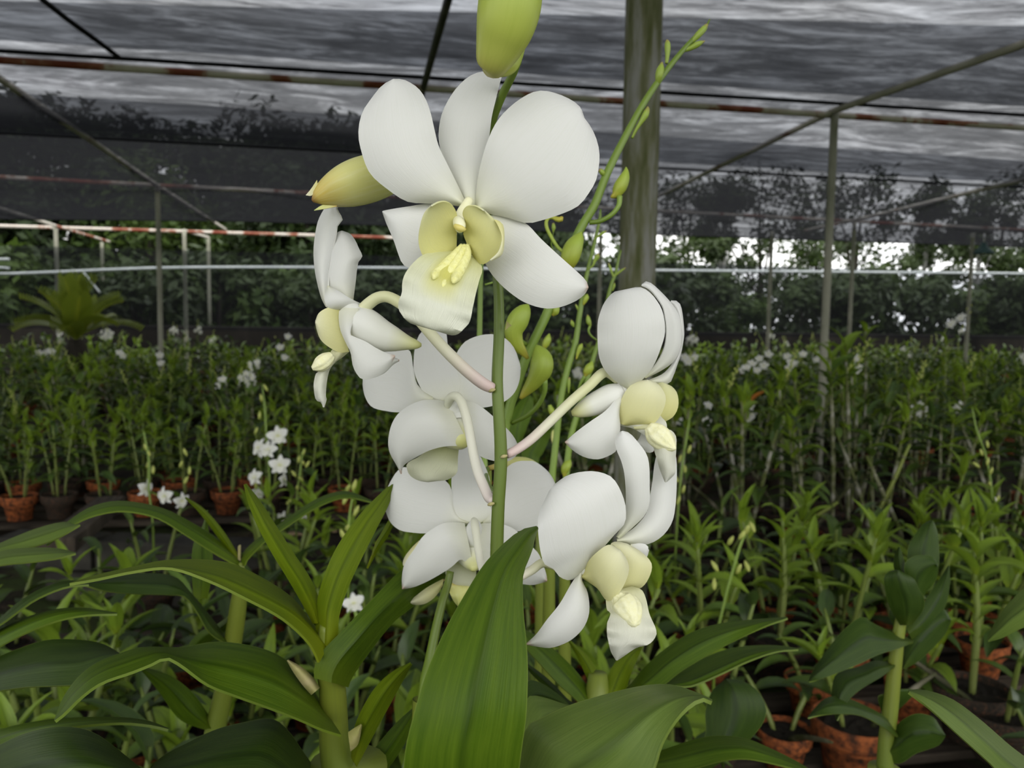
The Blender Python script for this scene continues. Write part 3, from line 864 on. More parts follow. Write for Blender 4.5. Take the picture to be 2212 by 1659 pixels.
# ---- flower in side view, left of the stem, facing left
fl = core(Z7, [(480, 850, 90, .297), (420, 880, 150, .297), (360, 920, 120, .297), (320, 950, 60, .296)], 'mentum', 'white flower seen from the side on a stalk arching over its back')
patch('petal', Z7, [(222, 835), (190, 770), (160, 660), (140, 550), (133, 420), (145, 300), (170, 190), (225, 92), (270, 74), (305, 50), (345, 42)], [(240, 850), (240, 700), (246, 560), (268, 440), (298, 300), (306, 235), (343, 187), (318, 140), (302, 95), (335, 62), (366, 52)], [.300, .302, .305, .306, .305, .300], fl, 'petal_tip', .010, -.006, 28, 12)
patch('petal', Z7, [(340, 800), (280, 745), (240, 690), (247, 575), (264, 460), (282, 360), (300, 296), (338, 275)], [(420, 800), (428, 740), (440, 650), (450, 560), (462, 500), (490, 462), (462, 400), (440, 350), (400, 298), (342, 275)], [.299, .2985, .2985, .301, .306], fl, 'petal_white', .004, .008, 24, 12)
patch('dorsal_sepal', Z7, [(235, 686), (216, 760), (222, 815), (262, 852), (330, 868)], [(236, 684), (300, 715), (380, 765), (440, 795), (482, 814)], [.297, .293, .293, .297], fl, 'petal_white', .002, .003, 14, 10)
patch('lateral_sepal', Z7, [(350, 850), (322, 880), (330, 1000), (380, 1120), (410, 1180), (430, 1290), (480, 1370), (530, 1380), (620, 1350), (690, 1290), (735, 1206)], [(470, 850), (420, 960), (400, 1040), (430, 1062), (520, 1100), (600, 1150), (680, 1190), (735, 1204)], [.292, .290, .2885, .2885, .292], fl, 'petal_tip', .004, .0015, 24, 14)
patch('lateral_sepal', Z7, [(600, 1360), (660, 1330), (720, 1270), (768, 1240)], [(640, 1260), (690, 1230), (730, 1220), (768, 1238)], .300, fl, 'petal_tip', .002, .002, 10, 6)
ptube('mentum', Z7, [(380, 900, 150, .2975), (480, 960, 260, .2970), (600, 1040, 262, .2970), (720, 1080, 195, .2970), (830, 1108, 110, .2970), (900, 1122, 66, .2970), (934, 1124, 26, .2970)], fl, 'mentum', 18, 30)
lip = patch('lip', Z7, [(300, 1150), (262, 1170), (262, 1240), (235, 1310), (160, 1330), (140, 1380), (134, 1440), (150, 1530), (188, 1550), (203, 1588)], [(396, 1168), (340, 1215), (290, 1250), (245, 1310), (224, 1400), (216, 1500), (222, 1530), (206, 1588)], [.296, .294, .292, .292, .294], fl, 'lip_white', .002, .004, 24, 8, (.0008, 4))
patch('side_lobe', Z7, [(330, 870), (280, 852), (230, 850), (172, 888), (145, 950)], [(392, 1172), (330, 1180), (260, 1148), (190, 1090), (160, 1020), (145, 955)], [.295, .2925, .291, .291], lip, 'lip_pale', .002, .002, 18, 12)
ptube('callus', Z7, [(268, 1200, 60, .2925), (225, 1235, 110, .2915), (170, 1275, 105, .2905), (118, 1300, 30, .290)], lip, 'callus_cream', 40, 16, None, (.06, 8))
ptube('pedicel', Z2, [(1306, 1385, 74, .299), (1240, 1352, 84, .297), (1130, 1265, 84, .294), (1000, 1140, 82, .292), (900, 1030, 80, .2915), (820, 935, 80, .292), (750, 862, 80, .293), (670, 800, 80, .294), (590, 762, 78, .2945), (520, 770, 80, .295), (460, 812, 84, .296), (420, 850, 84, .297)], fl, 'pedicel_cream', 14, 50)

# ---- flower seen from behind, centre, behind the stem
fl = core(Z3, [(880, 600, 90, .333), (860, 640, 150, .336), (850, 700, 160, .338), (840, 780, 90, .340)], 'mentum', 'upper white flower seen from behind with hooked stalk')
patch('petal', Z3, [(690, 620), (560, 668), (430, 702), (300, 690), (200, 660), (150, 590), (128, 500), (128, 450)], [(680, 580), (560, 490), (528, 370), (500, 215), (400, 190), (270, 240), (170, 340), (128, 440)], [.339, .343, .349, .354, .360], fl, 'petal_white', .004, .006, 24, 14)
patch('dorsal_sepal', Z3, [(760, 615), (650, 595), (585, 505), (540, 400), (530, 330), (540, 200), (572, 95), (630, 30), (690, -40)], [(880, 600), (905, 500), (880, 400), (840, 280), (802, 185), (792, 100), (770, 0), (705, -40)], [.338, .342, .347, .352, .360], fl, 'petal_white', .003, .004, 24, 12)
patch('petal', Z3, [(880, 590), (860, 450), (856, 280), (920, 160), (1000, 110), (1090, 86), (1180, 86), (1265, 122), (1330, 200), (1370, 310)], [(890, 620), (980, 632), (1070, 665), (1180, 645), (1262, 610), (1330, 545), (1368, 450), (1378, 350)], [.339, .344, .350, .355, .360], fl, 'petal_white', .006, .004, 24, 14)
patch('lateral_sepal', Z3, [(800, 620), (700, 606), (590, 612), (480, 660), (400, 725), (350, 820), (330, 940), (345, 1030), (395, 1120), (430, 1192)], [(966, 950), (900, 968), (780, 972), (660, 1002), (540, 1062), (470, 1105), (438, 1140), (430, 1192)], [.332, .330, .332, .337, .345], fl, 'petal_tip', .008, .005, 26, 16)
patch('lateral_sepal', Z3, [(905, 615), (1000, 625), (1080, 670), (1170, 745), (1250, 815), (1320, 895), (1365, 985)], [(950, 930), (1000, 990), (1060, 1050), (1170, 1088), (1270, 1092), (1340, 1050), (1368, 992)], [.334, .334, .336, .341, .350], fl, 'petal_tip', .004, .006, 22, 14)
ptube('mentum', Z3, [(850, 620, 170, .343), (850, 720, 330, .3425), (865, 830, 360, .341), (900, 905, 230, .3365), (935, 945, 80, .3325)], fl, 'mentum', 16, 20)
patch('lip', Z3, [(700, 950), (580, 1050), (482, 1108), (478, 1150), (500, 1200), (560, 1240), (640, 1256)], [(890, 960), (880, 1060), (878, 1140), (868, 1190), (800, 1236), (720, 1246), (645, 1256)], [.343, .347, .351, .354], fl, 'lip_back', .003, .003, 18, 14, (.0008, 3))
ptube('pedicel', Z3, [(1165, 1412, 60, .301), (1130, 1385, 80, .305), (1090, 1300, 82, .309), (1045, 1190, 80, .313), (1015, 1080, 78, .317), (990, 950, 76, .320), (965, 810, 76, .323), (935, 690, 76, .325), (900, 605, 76, .3265), (856, 572, 74, .328), (815, 600, 72, .331), (800, 660, 60, .335)], fl, 'pedicel_white', 14, 50)

# ---- lower flower seen from behind
fl = core(Z4, [(1000, 800, 110, .366), (990, 880, 190, .369), (980, 960, 200, .371), (970, 1040, 110, .373)], 'mentum', 'lower white flower seen from behind, half hidden by the broad leaf')
patch('petal', Z4, [(940, 800), (800, 840), (680, 872), (540, 893), (400, 885), (280, 860), (190, 780), (142, 650), (130, 570)], [(930, 780), (830, 715), (792, 600), (778, 490), (730, 400), (620, 360), (480, 310), (350, 262), (270, 290), (205, 385), (155, 490), (131, 560)], [.371, .374, .378, .382, .387], fl, 'petal_white', .004, .005, 24, 14)
patch('dorsal_sepal', Z4, [(960, 795), (890, 785), (832, 740), (800, 670), (785, 560), (776, 440), (782, 330), (810, 170), (850, 70), (910, 20)], [(1060, 790), (1130, 745), (1155, 690), (1140, 600), (1135, 480), (1140, 380), (1110, 290), (1050, 160), (990, 70), (920, 20)], [.370, .373, .377, .382, .388], fl, 'petal_white', .003, .003, 24, 12)
patch('petal', Z4, [(1070, 780), (1140, 640), (1210, 460), (1300, 272), (1400, 210), (1500, 203), (1575, 212), (1680, 290), (1740, 370), (1770, 440)], [(1080, 810), (1220, 835), (1400, 872), (1500, 855), (1600, 832), (1720, 780), (1790, 680), (1800, 560), (1772, 445)], [.371, .374, .378, .383, .388], fl, 'petal_white', .006, .004, 24, 14)
patch('lateral_sepal', Z4, [(900, 800), (800, 790), (700, 800), (600, 850), (500, 930), (420, 1050), (350, 1150), (318, 1230), (305, 1330), (308, 1424)], [(985, 1210), (940, 1190), (890, 1150), (850, 1145), (790, 1200), (720, 1250), (580, 1332), (450, 1392), (380, 1412), (308, 1424)], [.365, .363, .364, .368, .374], fl, 'petal_tip', .007, .005, 24, 16)
patch('lateral_sepal', Z4, [(1060, 800), (1180, 800), (1290, 815), (1400, 875), (1540, 1020), (1605, 1090), (1650, 1200), (1678, 1290), (1686, 1345)], [(1020, 1190), (1120, 1260), (1240, 1320), (1360, 1360), (1460, 1376), (1560, 1382), (1686, 1350)], [.366, .366, .369, .374, .380], fl, 'petal_tip', .005, .006, 22, 14)
ptube('mentum', Z4, [(995, 840, 160, .376), (985, 950, 380, .3765), (985, 1060, 400, .3745), (985, 1160, 230, .369), (985, 1220, 90, .3645), (984, 1252, 40, .363)], fl, 'mentum', 16, 20)
lip = patch('lip', Z4, [(850, 1150), (780, 1200), (722, 1252), (730, 1300), (775, 1360), (820, 1392)], [(990, 1190), (1010, 1260), (1000, 1330), (970, 1395), (900, 1402), (830, 1394)], [.374, .377, .379, .381], fl, 'lip_back', .002, .002, 16, 12)
patch('lip_frill', Z4, [(700, 1330), (735, 1390), (760, 1460), (800, 1540), (845, 1595)], [(820, 1390), (900, 1398), (950, 1402), (930, 1480), (880, 1560), (848, 1596)], [.382, .379, .377, .379], lip, 'bud_yellow', .003, .002, 14, 10, (.0012, 3))
patch('side_lobe', Z4, [(700, 1332), (620, 1370), (520, 1430), (430, 1500), (362, 1556)], [(690, 1390), (640, 1470), (580, 1530), (500, 1570), (420, 1572), (364, 1560)], [.384, .386, .388, .390], lip, 'lip_pale', .002, .003, 16, 10)
patch('side_lobe', Z4, [(470, 965), (410, 1020), (345, 1100), (316, 1160), (316, 1200)], [(480, 1000), (440, 1080), (390, 1150), (345, 1200), (318, 1205)], .385, lip, 'lip_pale', .002, .002, 12, 6)
ptube('pedicel', Z4, [(1220, 1560, 70, .305), (1160, 1440, 74, .318), (1100, 1310, 76, .333), (1060, 1190, 78, .343), (1035, 1060, 78, .349), (1015, 920, 78, .354), (1000, 820, 80, .358), (992, 775, 70, .363), (990, 790, 40, .369)], fl, 'pedicel_white', 14, 40)

# ---- right-hand flower facing right
fl = core(Z5, [(880, 1010, 90, .318), (960, 1080, 150, .318), (1020, 1150, 140, .318), (1060, 1220, 80, .317)], 'mentum', 'white sideways-turned flower on the longest straight stalk, petals folded together')
patch('petal', Z5, [(960, 1060), (850, 975), (780, 900), (735, 800), (722, 680), (722, 520), (745, 430), (775, 360), (830, 290), (880, 262), (938, 264)], [(980, 1055), (1100, 960), (1180, 850), (1240, 700), (1266, 600), (1262, 500), (1240, 410), (1200, 340), (1150, 280), (1080, 235), (1000, 238), (948, 268)], [.314, .308, .304, .303, .306, .311], fl, 'petal_white', .006, .004, 26, 16, (.0005, 4))
patch('dorsal_sepal', Z5, [(1100, 962), (1200, 845), (1264, 710), (1278, 570), (1262, 440), (1242, 375), (1180, 285), (1130, 235), (1078, 212)], [(1112, 966), (1250, 895), (1340, 825), (1390, 720), (1400, 600), (1390, 500), (1360, 420), (1300, 340), (1232, 268), (1160, 203), (1110, 184), (1080, 208)], [.318, .318, .317, .316, .315, .313], fl, 'petal_white', -.002, .006, 26, 12)
patch('petal', Z5, [(1140, 985), (1260, 930), (1350, 820), (1400, 690), (1392, 550), (1360, 440), (1312, 348)], [(1160, 1010), (1290, 1012), (1332, 950), (1360, 870), (1392, 780), (1412, 680), (1421, 600), (1411, 480), (1396, 390), (1370, 346), (1318, 340)], [.322, .326, .330, .333, .336], fl, 'petal_white', .003, .006, 22, 12)
patch('lateral_sepal', Z5, [(955, 1050), (880, 1125), (790, 1230), (650, 1330), (545, 1410), (485, 1465), (457, 1489)], [(945, 1120), (895, 1240), (900, 1370), (884, 1480), (868, 1558), (800, 1602), (720, 1626), (620, 1610), (530, 1560), (457, 1491)], [.315, .311, .309, .310, .314], fl, 'petal_tip', .003, .005, 24, 14)
patch('lateral_sepal', Z5, [(1060, 1330), (1080, 1400), (1060, 1460), (1040, 1490)], [(1170, 1360), (1185, 1460), (1175, 1560), (1110, 1566), (1045, 1496)], .326, fl, 'petal_white', .003, .003, 14, 8)
ptube('mentum', Z5, [(930, 1075, 150, .318), (840, 1115, 210, .318), (740, 1160, 200, .318), (640, 1205, 165, .318), (560, 1240, 105, .318), (508, 1255, 40, .318)], fl, 'mentum', 16, 24)
lip = patch('lip', Z6, [(800, 60), (850, 50), (905, 52), (925, 140), (960, 260), (985, 345), (1018, 426)], [(830, 90), (940, 100), (1035, 85), (1082, 125), (1086, 200), (1080, 300), (1082, 362), (1050, 400), (1022, 426)], [.316, .312, .309, .309, .312], fl, 'lip_white', .003, .003, 24, 12, (.001, 4))
patch('claw', Z5, [(900, 1200), (890, 1290), (895, 1345), (1000, 1372), (1080, 1415), (1150, 1470)], [(1180, 1200), (1240, 1290), (1275, 1330), (1285, 1400), (1300, 1440), (1300, 1480)], [.318, .316, .314, .312], lip, 'lip_white', .003, .003, 16, 10)
patch('side_lobe', Z5, [(892, 1335), (890, 1250), (912, 1150), (960, 1062), (1030, 1002), (1120, 985)], [(960, 1352), (1080, 1345), (1180, 1330), (1240, 1250), (1272, 1150), (1255, 1080), (1200, 1012), (1125, 985)], [.315, .311, .3095, .312], lip, 'lip_pale', .003, .003, 20, 14)
patch('side_lobe', Z5, [(1060, 1340), (1120, 1200), (1180, 1060), (1210, 1000), (1255, 1010)], [(1120, 1350), (1190, 1340), (1262, 1320), (1332, 1280), (1372, 1200), (1366, 1100), (1322, 1040), (1262, 1012)], [.320, .321, .322, .324], lip, 'lip_yellow', .002, .003, 18, 12)
ptube('callus', Z6, [(905, 60, 60, .3130), (945, 100, 140, .3130), (1000, 150, 150, .3116), (1050, 190, 90, .3095), (1082, 212, 20, .3075)], lip, 'callus_cream', 40, 16, None, (.06, 8))
ptube('pedicel', Z5, [(-20, 1590, 70, .302), (60, 1550, 76, .304), (180, 1465, 80, .307), (340, 1315, 80, .310), (500, 1160, 80, .312), (650, 1030, 82, .314), (780, 920, 84, .316), (890, 990, 70, .318)], fl, 'pedicel_cream', 14, 44)

# ---- lower right flower, half turned towards the camera
fl = core(Z6, [(420, 1010, 70, .305), (540, 960, 110, .304), (640, 900, 100, .303), (690, 860, 60, .302)], 'mentum', 'lowest white flower, half turned, with pale yellow lip hanging down')
patch('petal', Z6, [(490, 1015), (400, 1062), (330, 1042), (288, 990), (230, 958), (205, 880), (190, 750), (195, 640), (228, 560), (262, 488)], [(500, 1000), (600, 865), (690, 760), (752, 690), (757, 590), (732, 500), (690, 420), (640, 380), (550, 358), (450, 366), (370, 392), (300, 442)], [.305, .298, .293, .291, .294, .299], fl, 'petal_white', .005, .005, 26, 16, (.0005, 4))
patch('dorsal_sepal', Z6, [(700, 785), (745, 690), (762, 560), (756, 400), (736, 300), (700, 210), (694, 140), (733, 96)], [(720, 790), (800, 722), (880, 642), (912, 560), (913, 450), (910, 320), (890, 240), (832, 162), (782, 110), (738, 96)], [.306, .304, .301, .299, .299, .301], fl, 'petal_white', .004, .003, 24, 12)
patch('petal', Z6, [(700, 800), (810, 730), (895, 630), (918, 520), (935, 420), (952, 290), (985, 210), (1030, 170)], [(705, 815), (800, 832), (910, 826), (1000, 772), (1060, 682), (1082, 560), (1089, 400), (1086, 280), (1068, 200), (1036, 170)], [.308, .312, .317, .322, .328], fl, 'petal_white', .004, .007, 24, 14)
patch('lateral_sepal', Z6, [(790, 830), (830, 826), (880, 830), (903, 850)], [(800, 900), (840, 912), (890, 918), (908, 870)], .312, fl, 'petal_white', .001, .003, 10, 8)
patch('lateral_sepal', Z6, [(472, 985), (440, 1040), (400, 1102), (330, 1222), (250, 1322), (180, 1418), (113, 1482)], [(474, 1010), (472, 1070), (505, 1140), (519, 1230), (511, 1310), (470, 1390), (390, 1460), (280, 1502), (200, 1498), (113, 1484)], [.303, .299, .296, .295, .297, .303], fl, 'petal_tip', .005, .005, 26, 14)
lip = patch('lip', Z6, [(640, 1150), (632, 1195), (640, 1260), (662, 1286), (640, 1350), (640, 1420), (662, 1520), (698, 1586)], [(800, 1110), (862, 1132), (892, 1200), (912, 1290), (952, 1380), (956, 1422), (910, 1482), (830, 1502), (742, 1560), (702, 1586)], [.298, .293, .2885, .286, .2865, .290], fl, 'lip_white', .003, .003, 28, 16, (.0012, 5))
patch('side_lobe', Z6, [(470, 1035), (520, 942), (580, 880), (650, 838), (715, 868)], [(480, 1052), (522, 1078), (582, 1122), (622, 1182), (662, 1202), (712, 1150), (752, 1082), (777, 1000), (762, 930), (720, 872)], [.303, .296, .2905, .290, .293], lip, 'lip_pale', .004, .004, 22, 14)
patch('side_lobe', Z6, [(690, 1120), (680, 960), (660, 840), (700, 818), (760, 828)], [(740, 1140), (810, 1122), (862, 1110), (902, 1060), (927, 990), (915, 940), (852, 880), (770, 832)], [.304, .303, .303, .306], lip, 'lip_pale', .002, .004, 20, 12)
ptube('callus', Z6, [(690, 1150, 60, .2965), (730, 1200, 160, .2960), (775, 1260, 180, .2928), (805, 1325, 120, .2890), (812, 1350, 30, .2858)], lip, 'callus_cream', 40, 18, None, (.06, 8))
ptube('pedicel', PX, [(1080, 1268, 16, .302), (1120, 1247, 20, .304), (1148, 1232, 20, .307), (1172, 1216, 20, .309), (1200, 1222, 20, .310), (1240, 1232, 18, .308)], fl, 'pedicel_cream', 12)

# ---- buds at the top of the same stem
b = ptube('bud', Z1, [(1262, 500, 60, .254), (1290, 470, 170, .253), (1315, 410, 250, .251), (1355, 300, 330, .249), (1395, 170, 400, .247), (1425, 20, 430, .246), (1430, -120, 410, .246), (1415, -260, 300, .247), (1400, -360, 120, .249), (1395, -400, 20, .25)], hero, 'bud_top', 20, 50, None, (.05, 3), label='large green bud at the top of the stem')
ptube('pedicel', Z1, [(1330, 470, 80, .255), (1380, 480, 90, .257), (1440, 440, 100, .258), (1480, 340, 96, .259), (1500, 250, 80, .259)], b, 'bud_top', 12)
b = ptube('bud', Z1, [(78, 1372, 20, .288), (120, 1345, 120, .288), (190, 1310, 210, .289), (300, 1265, 290, .290), (420, 1225, 320, .292), (540, 1195, 300, .294), (660, 1180, 230, .296), (800, 1190, 120, .298), (900, 1210, 60, .299)], hero, 'bud_yellow', 20, 44, None, (.05, 3), label='yellow bud with an orange tip')
patch('bud_tip', Z1, [(110, 1230), (70, 1290), (35, 1332)], [(120, 1290), (75, 1335), (36, 1334)], [.2865, .2865, .2865], b, 'lip_pale', 0, 0, 8, 4)
patch('bud_tip', Z1, [(240, 1395), (150, 1400), (90, 1436)], [(250, 1410), (170, 1425), (92, 1438)], [.289, .2885, .288], b, 'bud_yellow', 0, 0, 8, 4)
ptube('pedicel', PX, [(918, 384, 18, .299), (970, 400, 16, .302), (1020, 430, 15, .303), (1056, 470, 13, .301)], b, 'stem_light', 10)
b = ptube('bud', Z4, [(1120, 275, 50, .392), (1200, 255, 60, .393), (1300, 235, 110, .395), (1420, 235, 150, .397), (1530, 250, 130, .399), (1640, 290, 40, .40)], hero, 'bud_yellow', 14, 30, label='yellow bud behind a petal of the lower back-facing flower')
ptube('pedicel', Z4, [(1200, 520, 34, .31), (1130, 420, 36, .35), (1105, 310, 40, .388), (1125, 272, 46, .392)], b, 'stem_light', 10)

# ---- leaves of the flowering orchid: the two broad blades in front
LT = 0.0011
def leaf(tf, L, R, z, parent, mat='leaf_near', zl=0.0, zr=0.0, nu=22, nv=10, M=None, power=1.15, label=None):
    return patch('leaf', tf, L, R, z, parent, mat, zl, zr, nu, nv, (0, 0), LT, M, None, power, label)
leaf(ZC, [(560, 1900), (330, 1760), (190, 1560), (180, 1400), (196, 1250), (240, 1080), (300, 880), (400, 650), (500, 470), (600, 310), (700, 200), (800, 120), (885, 97)], [(620, 1900), (700, 1760), (760, 1560), (783, 1400), (801, 1250), (821, 1100), (829, 900), (825, 750), (806, 550), (800, 400), (811, 320), (851, 220), (866, 150), (885, 99)], [.275, .240, .222, .218, .222, .230, .240, .250], hero, 'leaf_near', .010, .012, 34, 14, label='big upright leaf in front of the stem')
leaf(ZC, [(700, 1880), (720, 1600), (780, 1330), (835, 1160), (900, 1118), (1050, 1050), (1250, 990), (1450, 945), (1600, 940), (1740, 985), (1812, 1018)], [(800, 1900), (1000, 1760), (1300, 1640), (1450, 1500), (1510, 1380), (1550, 1250), (1620, 1130), (1700, 1045), (1770, 1012), (1812, 1030)], [.280, .262, .245, .235, .230, .230, .234, .240], hero, 'leaf_pale', .020, -.006, 30, 14, label='broad pale leaf arching low over the pots')
leaf(ZC, [(700, 1500), (760, 1200), (830, 1010), (900, 1000), (1000, 1030), (1080, 1055)], [(900, 1600), (960, 1400), (1000, 1200), (1040, 1120), (1080, 1070)], [.36, .37, .39, .42], hero, 'leaf_pale', .01, .01)
leaf(ZC, [(700, 1250), (760, 1000), (835, 915), (900, 925), (1000, 990), (1070, 1060)], [(800, 1300), (860, 1130), (900, 1060), (980, 1050), (1070, 1065)], [.40, .42, .44, .47], hero, 'leaf_dark', .01, .01)

# ---- big-leaved orchid left of the blooms (plant A)
ar = ground_root(750, 1659, .37)
pA = thing('leafy_orchid', 'orchid with a thick yellow-green cane and the biggest arching leaves', 'orchid', ar)
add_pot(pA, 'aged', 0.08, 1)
b0, t0 = P(752, 1659, .372), P(708, 1395, .36)
ptube('cane', ZA, [(1795, 1640, 172, .372), (1775, 1480, 158, .370), (1770, 1320, 146, .368), (1765, 1200, 140, .366), (1750, 1080, 140, .363), (1735, 960, 110, .360), (1728, 860, 60, .358)], pA, 'cane_near', 16, 34)
wtube('cane', [Vector((ar.x, ar.y, ar.z+.11)), Vector((ar.x+.003, ar.y, .45)), b0+Vector((0, 0, -.05)), b0+Vector((0, 0, .002))], [.010, .012, .017, .0182], 'cane_near', pA, 16, 24)
leaf(ZA, [(1665, 850), (1600, 730), (1530, 610), (1450, 480), (1370, 330), (1320, 200), (1300, 114)], [(1705, 850), (1690, 730), (1640, 610), (1560, 490), (1470, 350), (1380, 210), (1304, 114)], [.358, .358, .360, .365], pA, 'leaf_bright', .004, .010)
leaf(ZA, [(1690, 960), (1680, 860), (1690, 720), (1740, 560), (1810, 420), (1920, 270), (2040, 150), (2095, 100)], [(1780, 980), (1792, 890), (1800, 800), (1850, 650), (1920, 500), (1990, 360), (2060, 220), (2098, 104)], [.355, .357, .362, .372, .385], pA, 'leaf_bright', .006, .004)
leaf(ZA, [(2000, 420), (2030, 370), (2070, 300), (2110, 250)], [(1950, 560), (2000, 470), (2060, 380), (2112, 256)], [.392, .392, .395], pA, 'leaf_bright', .002, .002, 10, 6)
leaf(ZA, [(1760, 950), (1650, 850), (1560, 730), (1400, 620), (1190, 530), (900, 520), (700, 558), (520, 598), (370, 643)], [(1690, 1060), (1640, 960), (1500, 830), (1300, 720), (1100, 625), (900, 562), (700, 582), (520, 620), (370, 646)], [.356, .348, .342, .338, .336, .334], pA, 'leaf_bright', .030, -.008, 30, 12, M=[(1735, 985), (1640, 880), (1520, 780), (1320, 675), (1130, 598), (900, 556), (700, 576), (520, 612), (370, 645)])
leaf(ZA, [(1672, 1140), (1668, 1100), (1705, 1010), (1830, 880), (2000, 700), (2130, 570), (2230, 540), (2370, 578)], [(1845, 1190), (1870, 1130), (1960, 1000), (2080, 850), (2215, 740), (2330, 640), (2372, 588)], [.350, .352, .358, .372, .390, .402], pA, 'leaf_near', .002, .014, 26, 12)
leaf(ZA, [(1730, 1330), (1690, 1260), (1640, 1180), (1500, 1040), (1350, 980), (1150, 955), (960, 985), (830, 982), (740, 986), (640, 1016), (520, 1064), (420, 1140), (340, 1250), (294, 1368)], [(1810, 1450), (1700, 1415), (1600, 1370), (1450, 1312), (1250, 1240), (1100, 1180), (970, 1085), (885, 1040), (800, 1075), (700, 1115), (540, 1172), (430, 1250), (350, 1330), (294, 1374)], [.356, .345, .335, .326, .318, .312, .310], pA, 'leaf_near', .022, -.010, 34, 12)
leaf(ZA, [(1870, 1560), (1880, 1430), (1920, 1320), (2000, 1190), (2090, 1110), (2182, 1064)], [(1890, 1610), (1960, 1480), (2040, 1330), (2110, 1200), (2184, 1066)], [.362, .352, .345, .342], pA, 'leaf_bright', .006, .006)
leaf(ZA, [(1690, 1720), (1660, 1620), (1600, 1530), (1530, 1430), (1440, 1362), (1300, 1382), (1150, 1420), (1000, 1490), (870, 1560), (790, 1640)], [(1640, 1900), (1500, 1800), (1380, 1760), (1260, 1740), (1150, 1740), (1040, 1740), (950, 1730), (860, 1700), (790, 1650)], [.350, .335, .320, .310, .306], pA, 'leaf_dark', .03, -.02, 26, 12)
leaf(ZA, [(1880, 1720), (1900, 1640), (1990, 1520), (2100, 1390), (2212, 1290)], [(1960, 1760), (2040, 1640), (2100, 1560), (2180, 1420), (2214, 1294)], [.385, .385, .390, .395], pA, 'leaf_near', .004, .008)
patch('sheath', ZA, [(1525, 1048), (1560, 1110), (1610, 1180), (1655, 1230)], [(1528, 1046), (1600, 1085), (1660, 1140), (1695, 1195)], [.352, .352, .354], pA, 'sheath_dry', .002, .004, 12, 8)
patch('sheath', ZA, [(1850, 1430), (1880, 1410), (1918, 1388)], [(1860, 1530), (1900, 1490), (1920, 1392)], [.350, .349, .349], pA, 'sheath_dry', .002, .003, 8, 6)

# ---- orchid behind it with long strap leaves (plant B)
br_ = ground_root(480, 1560, .56)
pB = thing('leafy_orchid', 'slender orchid with long strap leaves arching over the block kerb', 'orchid', br_)
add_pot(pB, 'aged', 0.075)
ptube('cane', ZA, [(1130, 1500, 110, .562), (1150, 1380, 106, .560), (1185, 1230, 100, .558), (1215, 1080, 96, .556), (1240, 930, 92, .554), (1262, 780, 88, .551), (1275, 650, 70, .548), (1275, 530, 40, .545)], pB, 'cane_near', 14, 40)
q = P(ZA[2]*1130, 1000+ZA[2]*1500, .562)
wtube('cane', [Vector((br_.x, br_.y, br_.z+.10)), Vector((q.x-.01, q.y, .5)), q], [.010, .012, .0147], 'cane_near', pB, 14, 20)
leaf(ZA, [(1290, 560), (1275, 500), (1150, 400), (1000, 310), (850, 240), (650, 205), (500, 230), (380, 300), (300, 372), (248, 436)], [(1275, 560), (1235, 535), (1120, 470), (980, 380), (830, 292), (650, 258), (500, 282), (400, 325), (320, 385), (248, 440)], [.545, .540, .530, .520, .512, .510], pB, 'leaf_near', .020, -.006, 30, 10)
leaf(ZA, [(1262, 545), (1275, 500), (1350, 420), (1480, 330), (1620, 230), (1740, 170), (1850, 154), (1980, 206)], [(1300, 545), (1310, 520), (1400, 425), (1520, 342), (1640, 262), (1750, 207), (1850, 186), (1980, 212)], [.546, .55, .56, .57, .58], pB, 'leaf_near', .016, -.004, 26, 10)
leaf(ZA, [(1250, 520), (1150, 382), (1060, 262), (984, 185)], [(1275, 510), (1190, 372), (1085, 250), (986, 184)], [.550, .556, .565], pB, 'leaf_bright', .003, .005)
leaf(ZA, [(1230, 955), (1150, 862), (1080, 772), (1010, 690), (920, 604), (740, 589), (560, 604), (430, 640)], [(1200, 962), (1110, 902), (1050, 802), (980, 712), (900, 702), (740, 698), (560, 682), (430, 645)], [.550, .540, .525, .505, .49], pB, 'leaf_dark', .020, -.004, 26, 10)
leaf(ZA, [(1125, 1425), (960, 1362), (860, 1232), (790, 1142), (735, 1079)], [(1150, 1425), (1105, 1342), (1020, 1222), (900, 1132), (736, 1079)], [.555, .545, .535, .53], pB, 'leaf_near', .004, .010)
leaf(ZA, [(1235, 800), (1150, 860), (1060, 900), (980, 1000), (960, 1060)], [(1240, 830), (1180, 900), (1100, 960), (1040, 1010), (962, 1062)], [.56, .57, .585, .60], pB, 'leaf_near', .004, .006)
leaf(ZA, [(1030, 720), (1020, 560), (1030, 430), (1080, 330), (1100, 250)], [(1100, 720), (1130, 560), (1120, 430), (1100, 330), (1102, 250)], [.62, .62, .62], pB, 'leaf_near', .004, .004)
ptube('flower_stem', ZA, [(1270, 520, 18, .55), (1272, 440, 16, .56), (1276, 460, 6, .56)], pB, 'sheath_dry', 8)

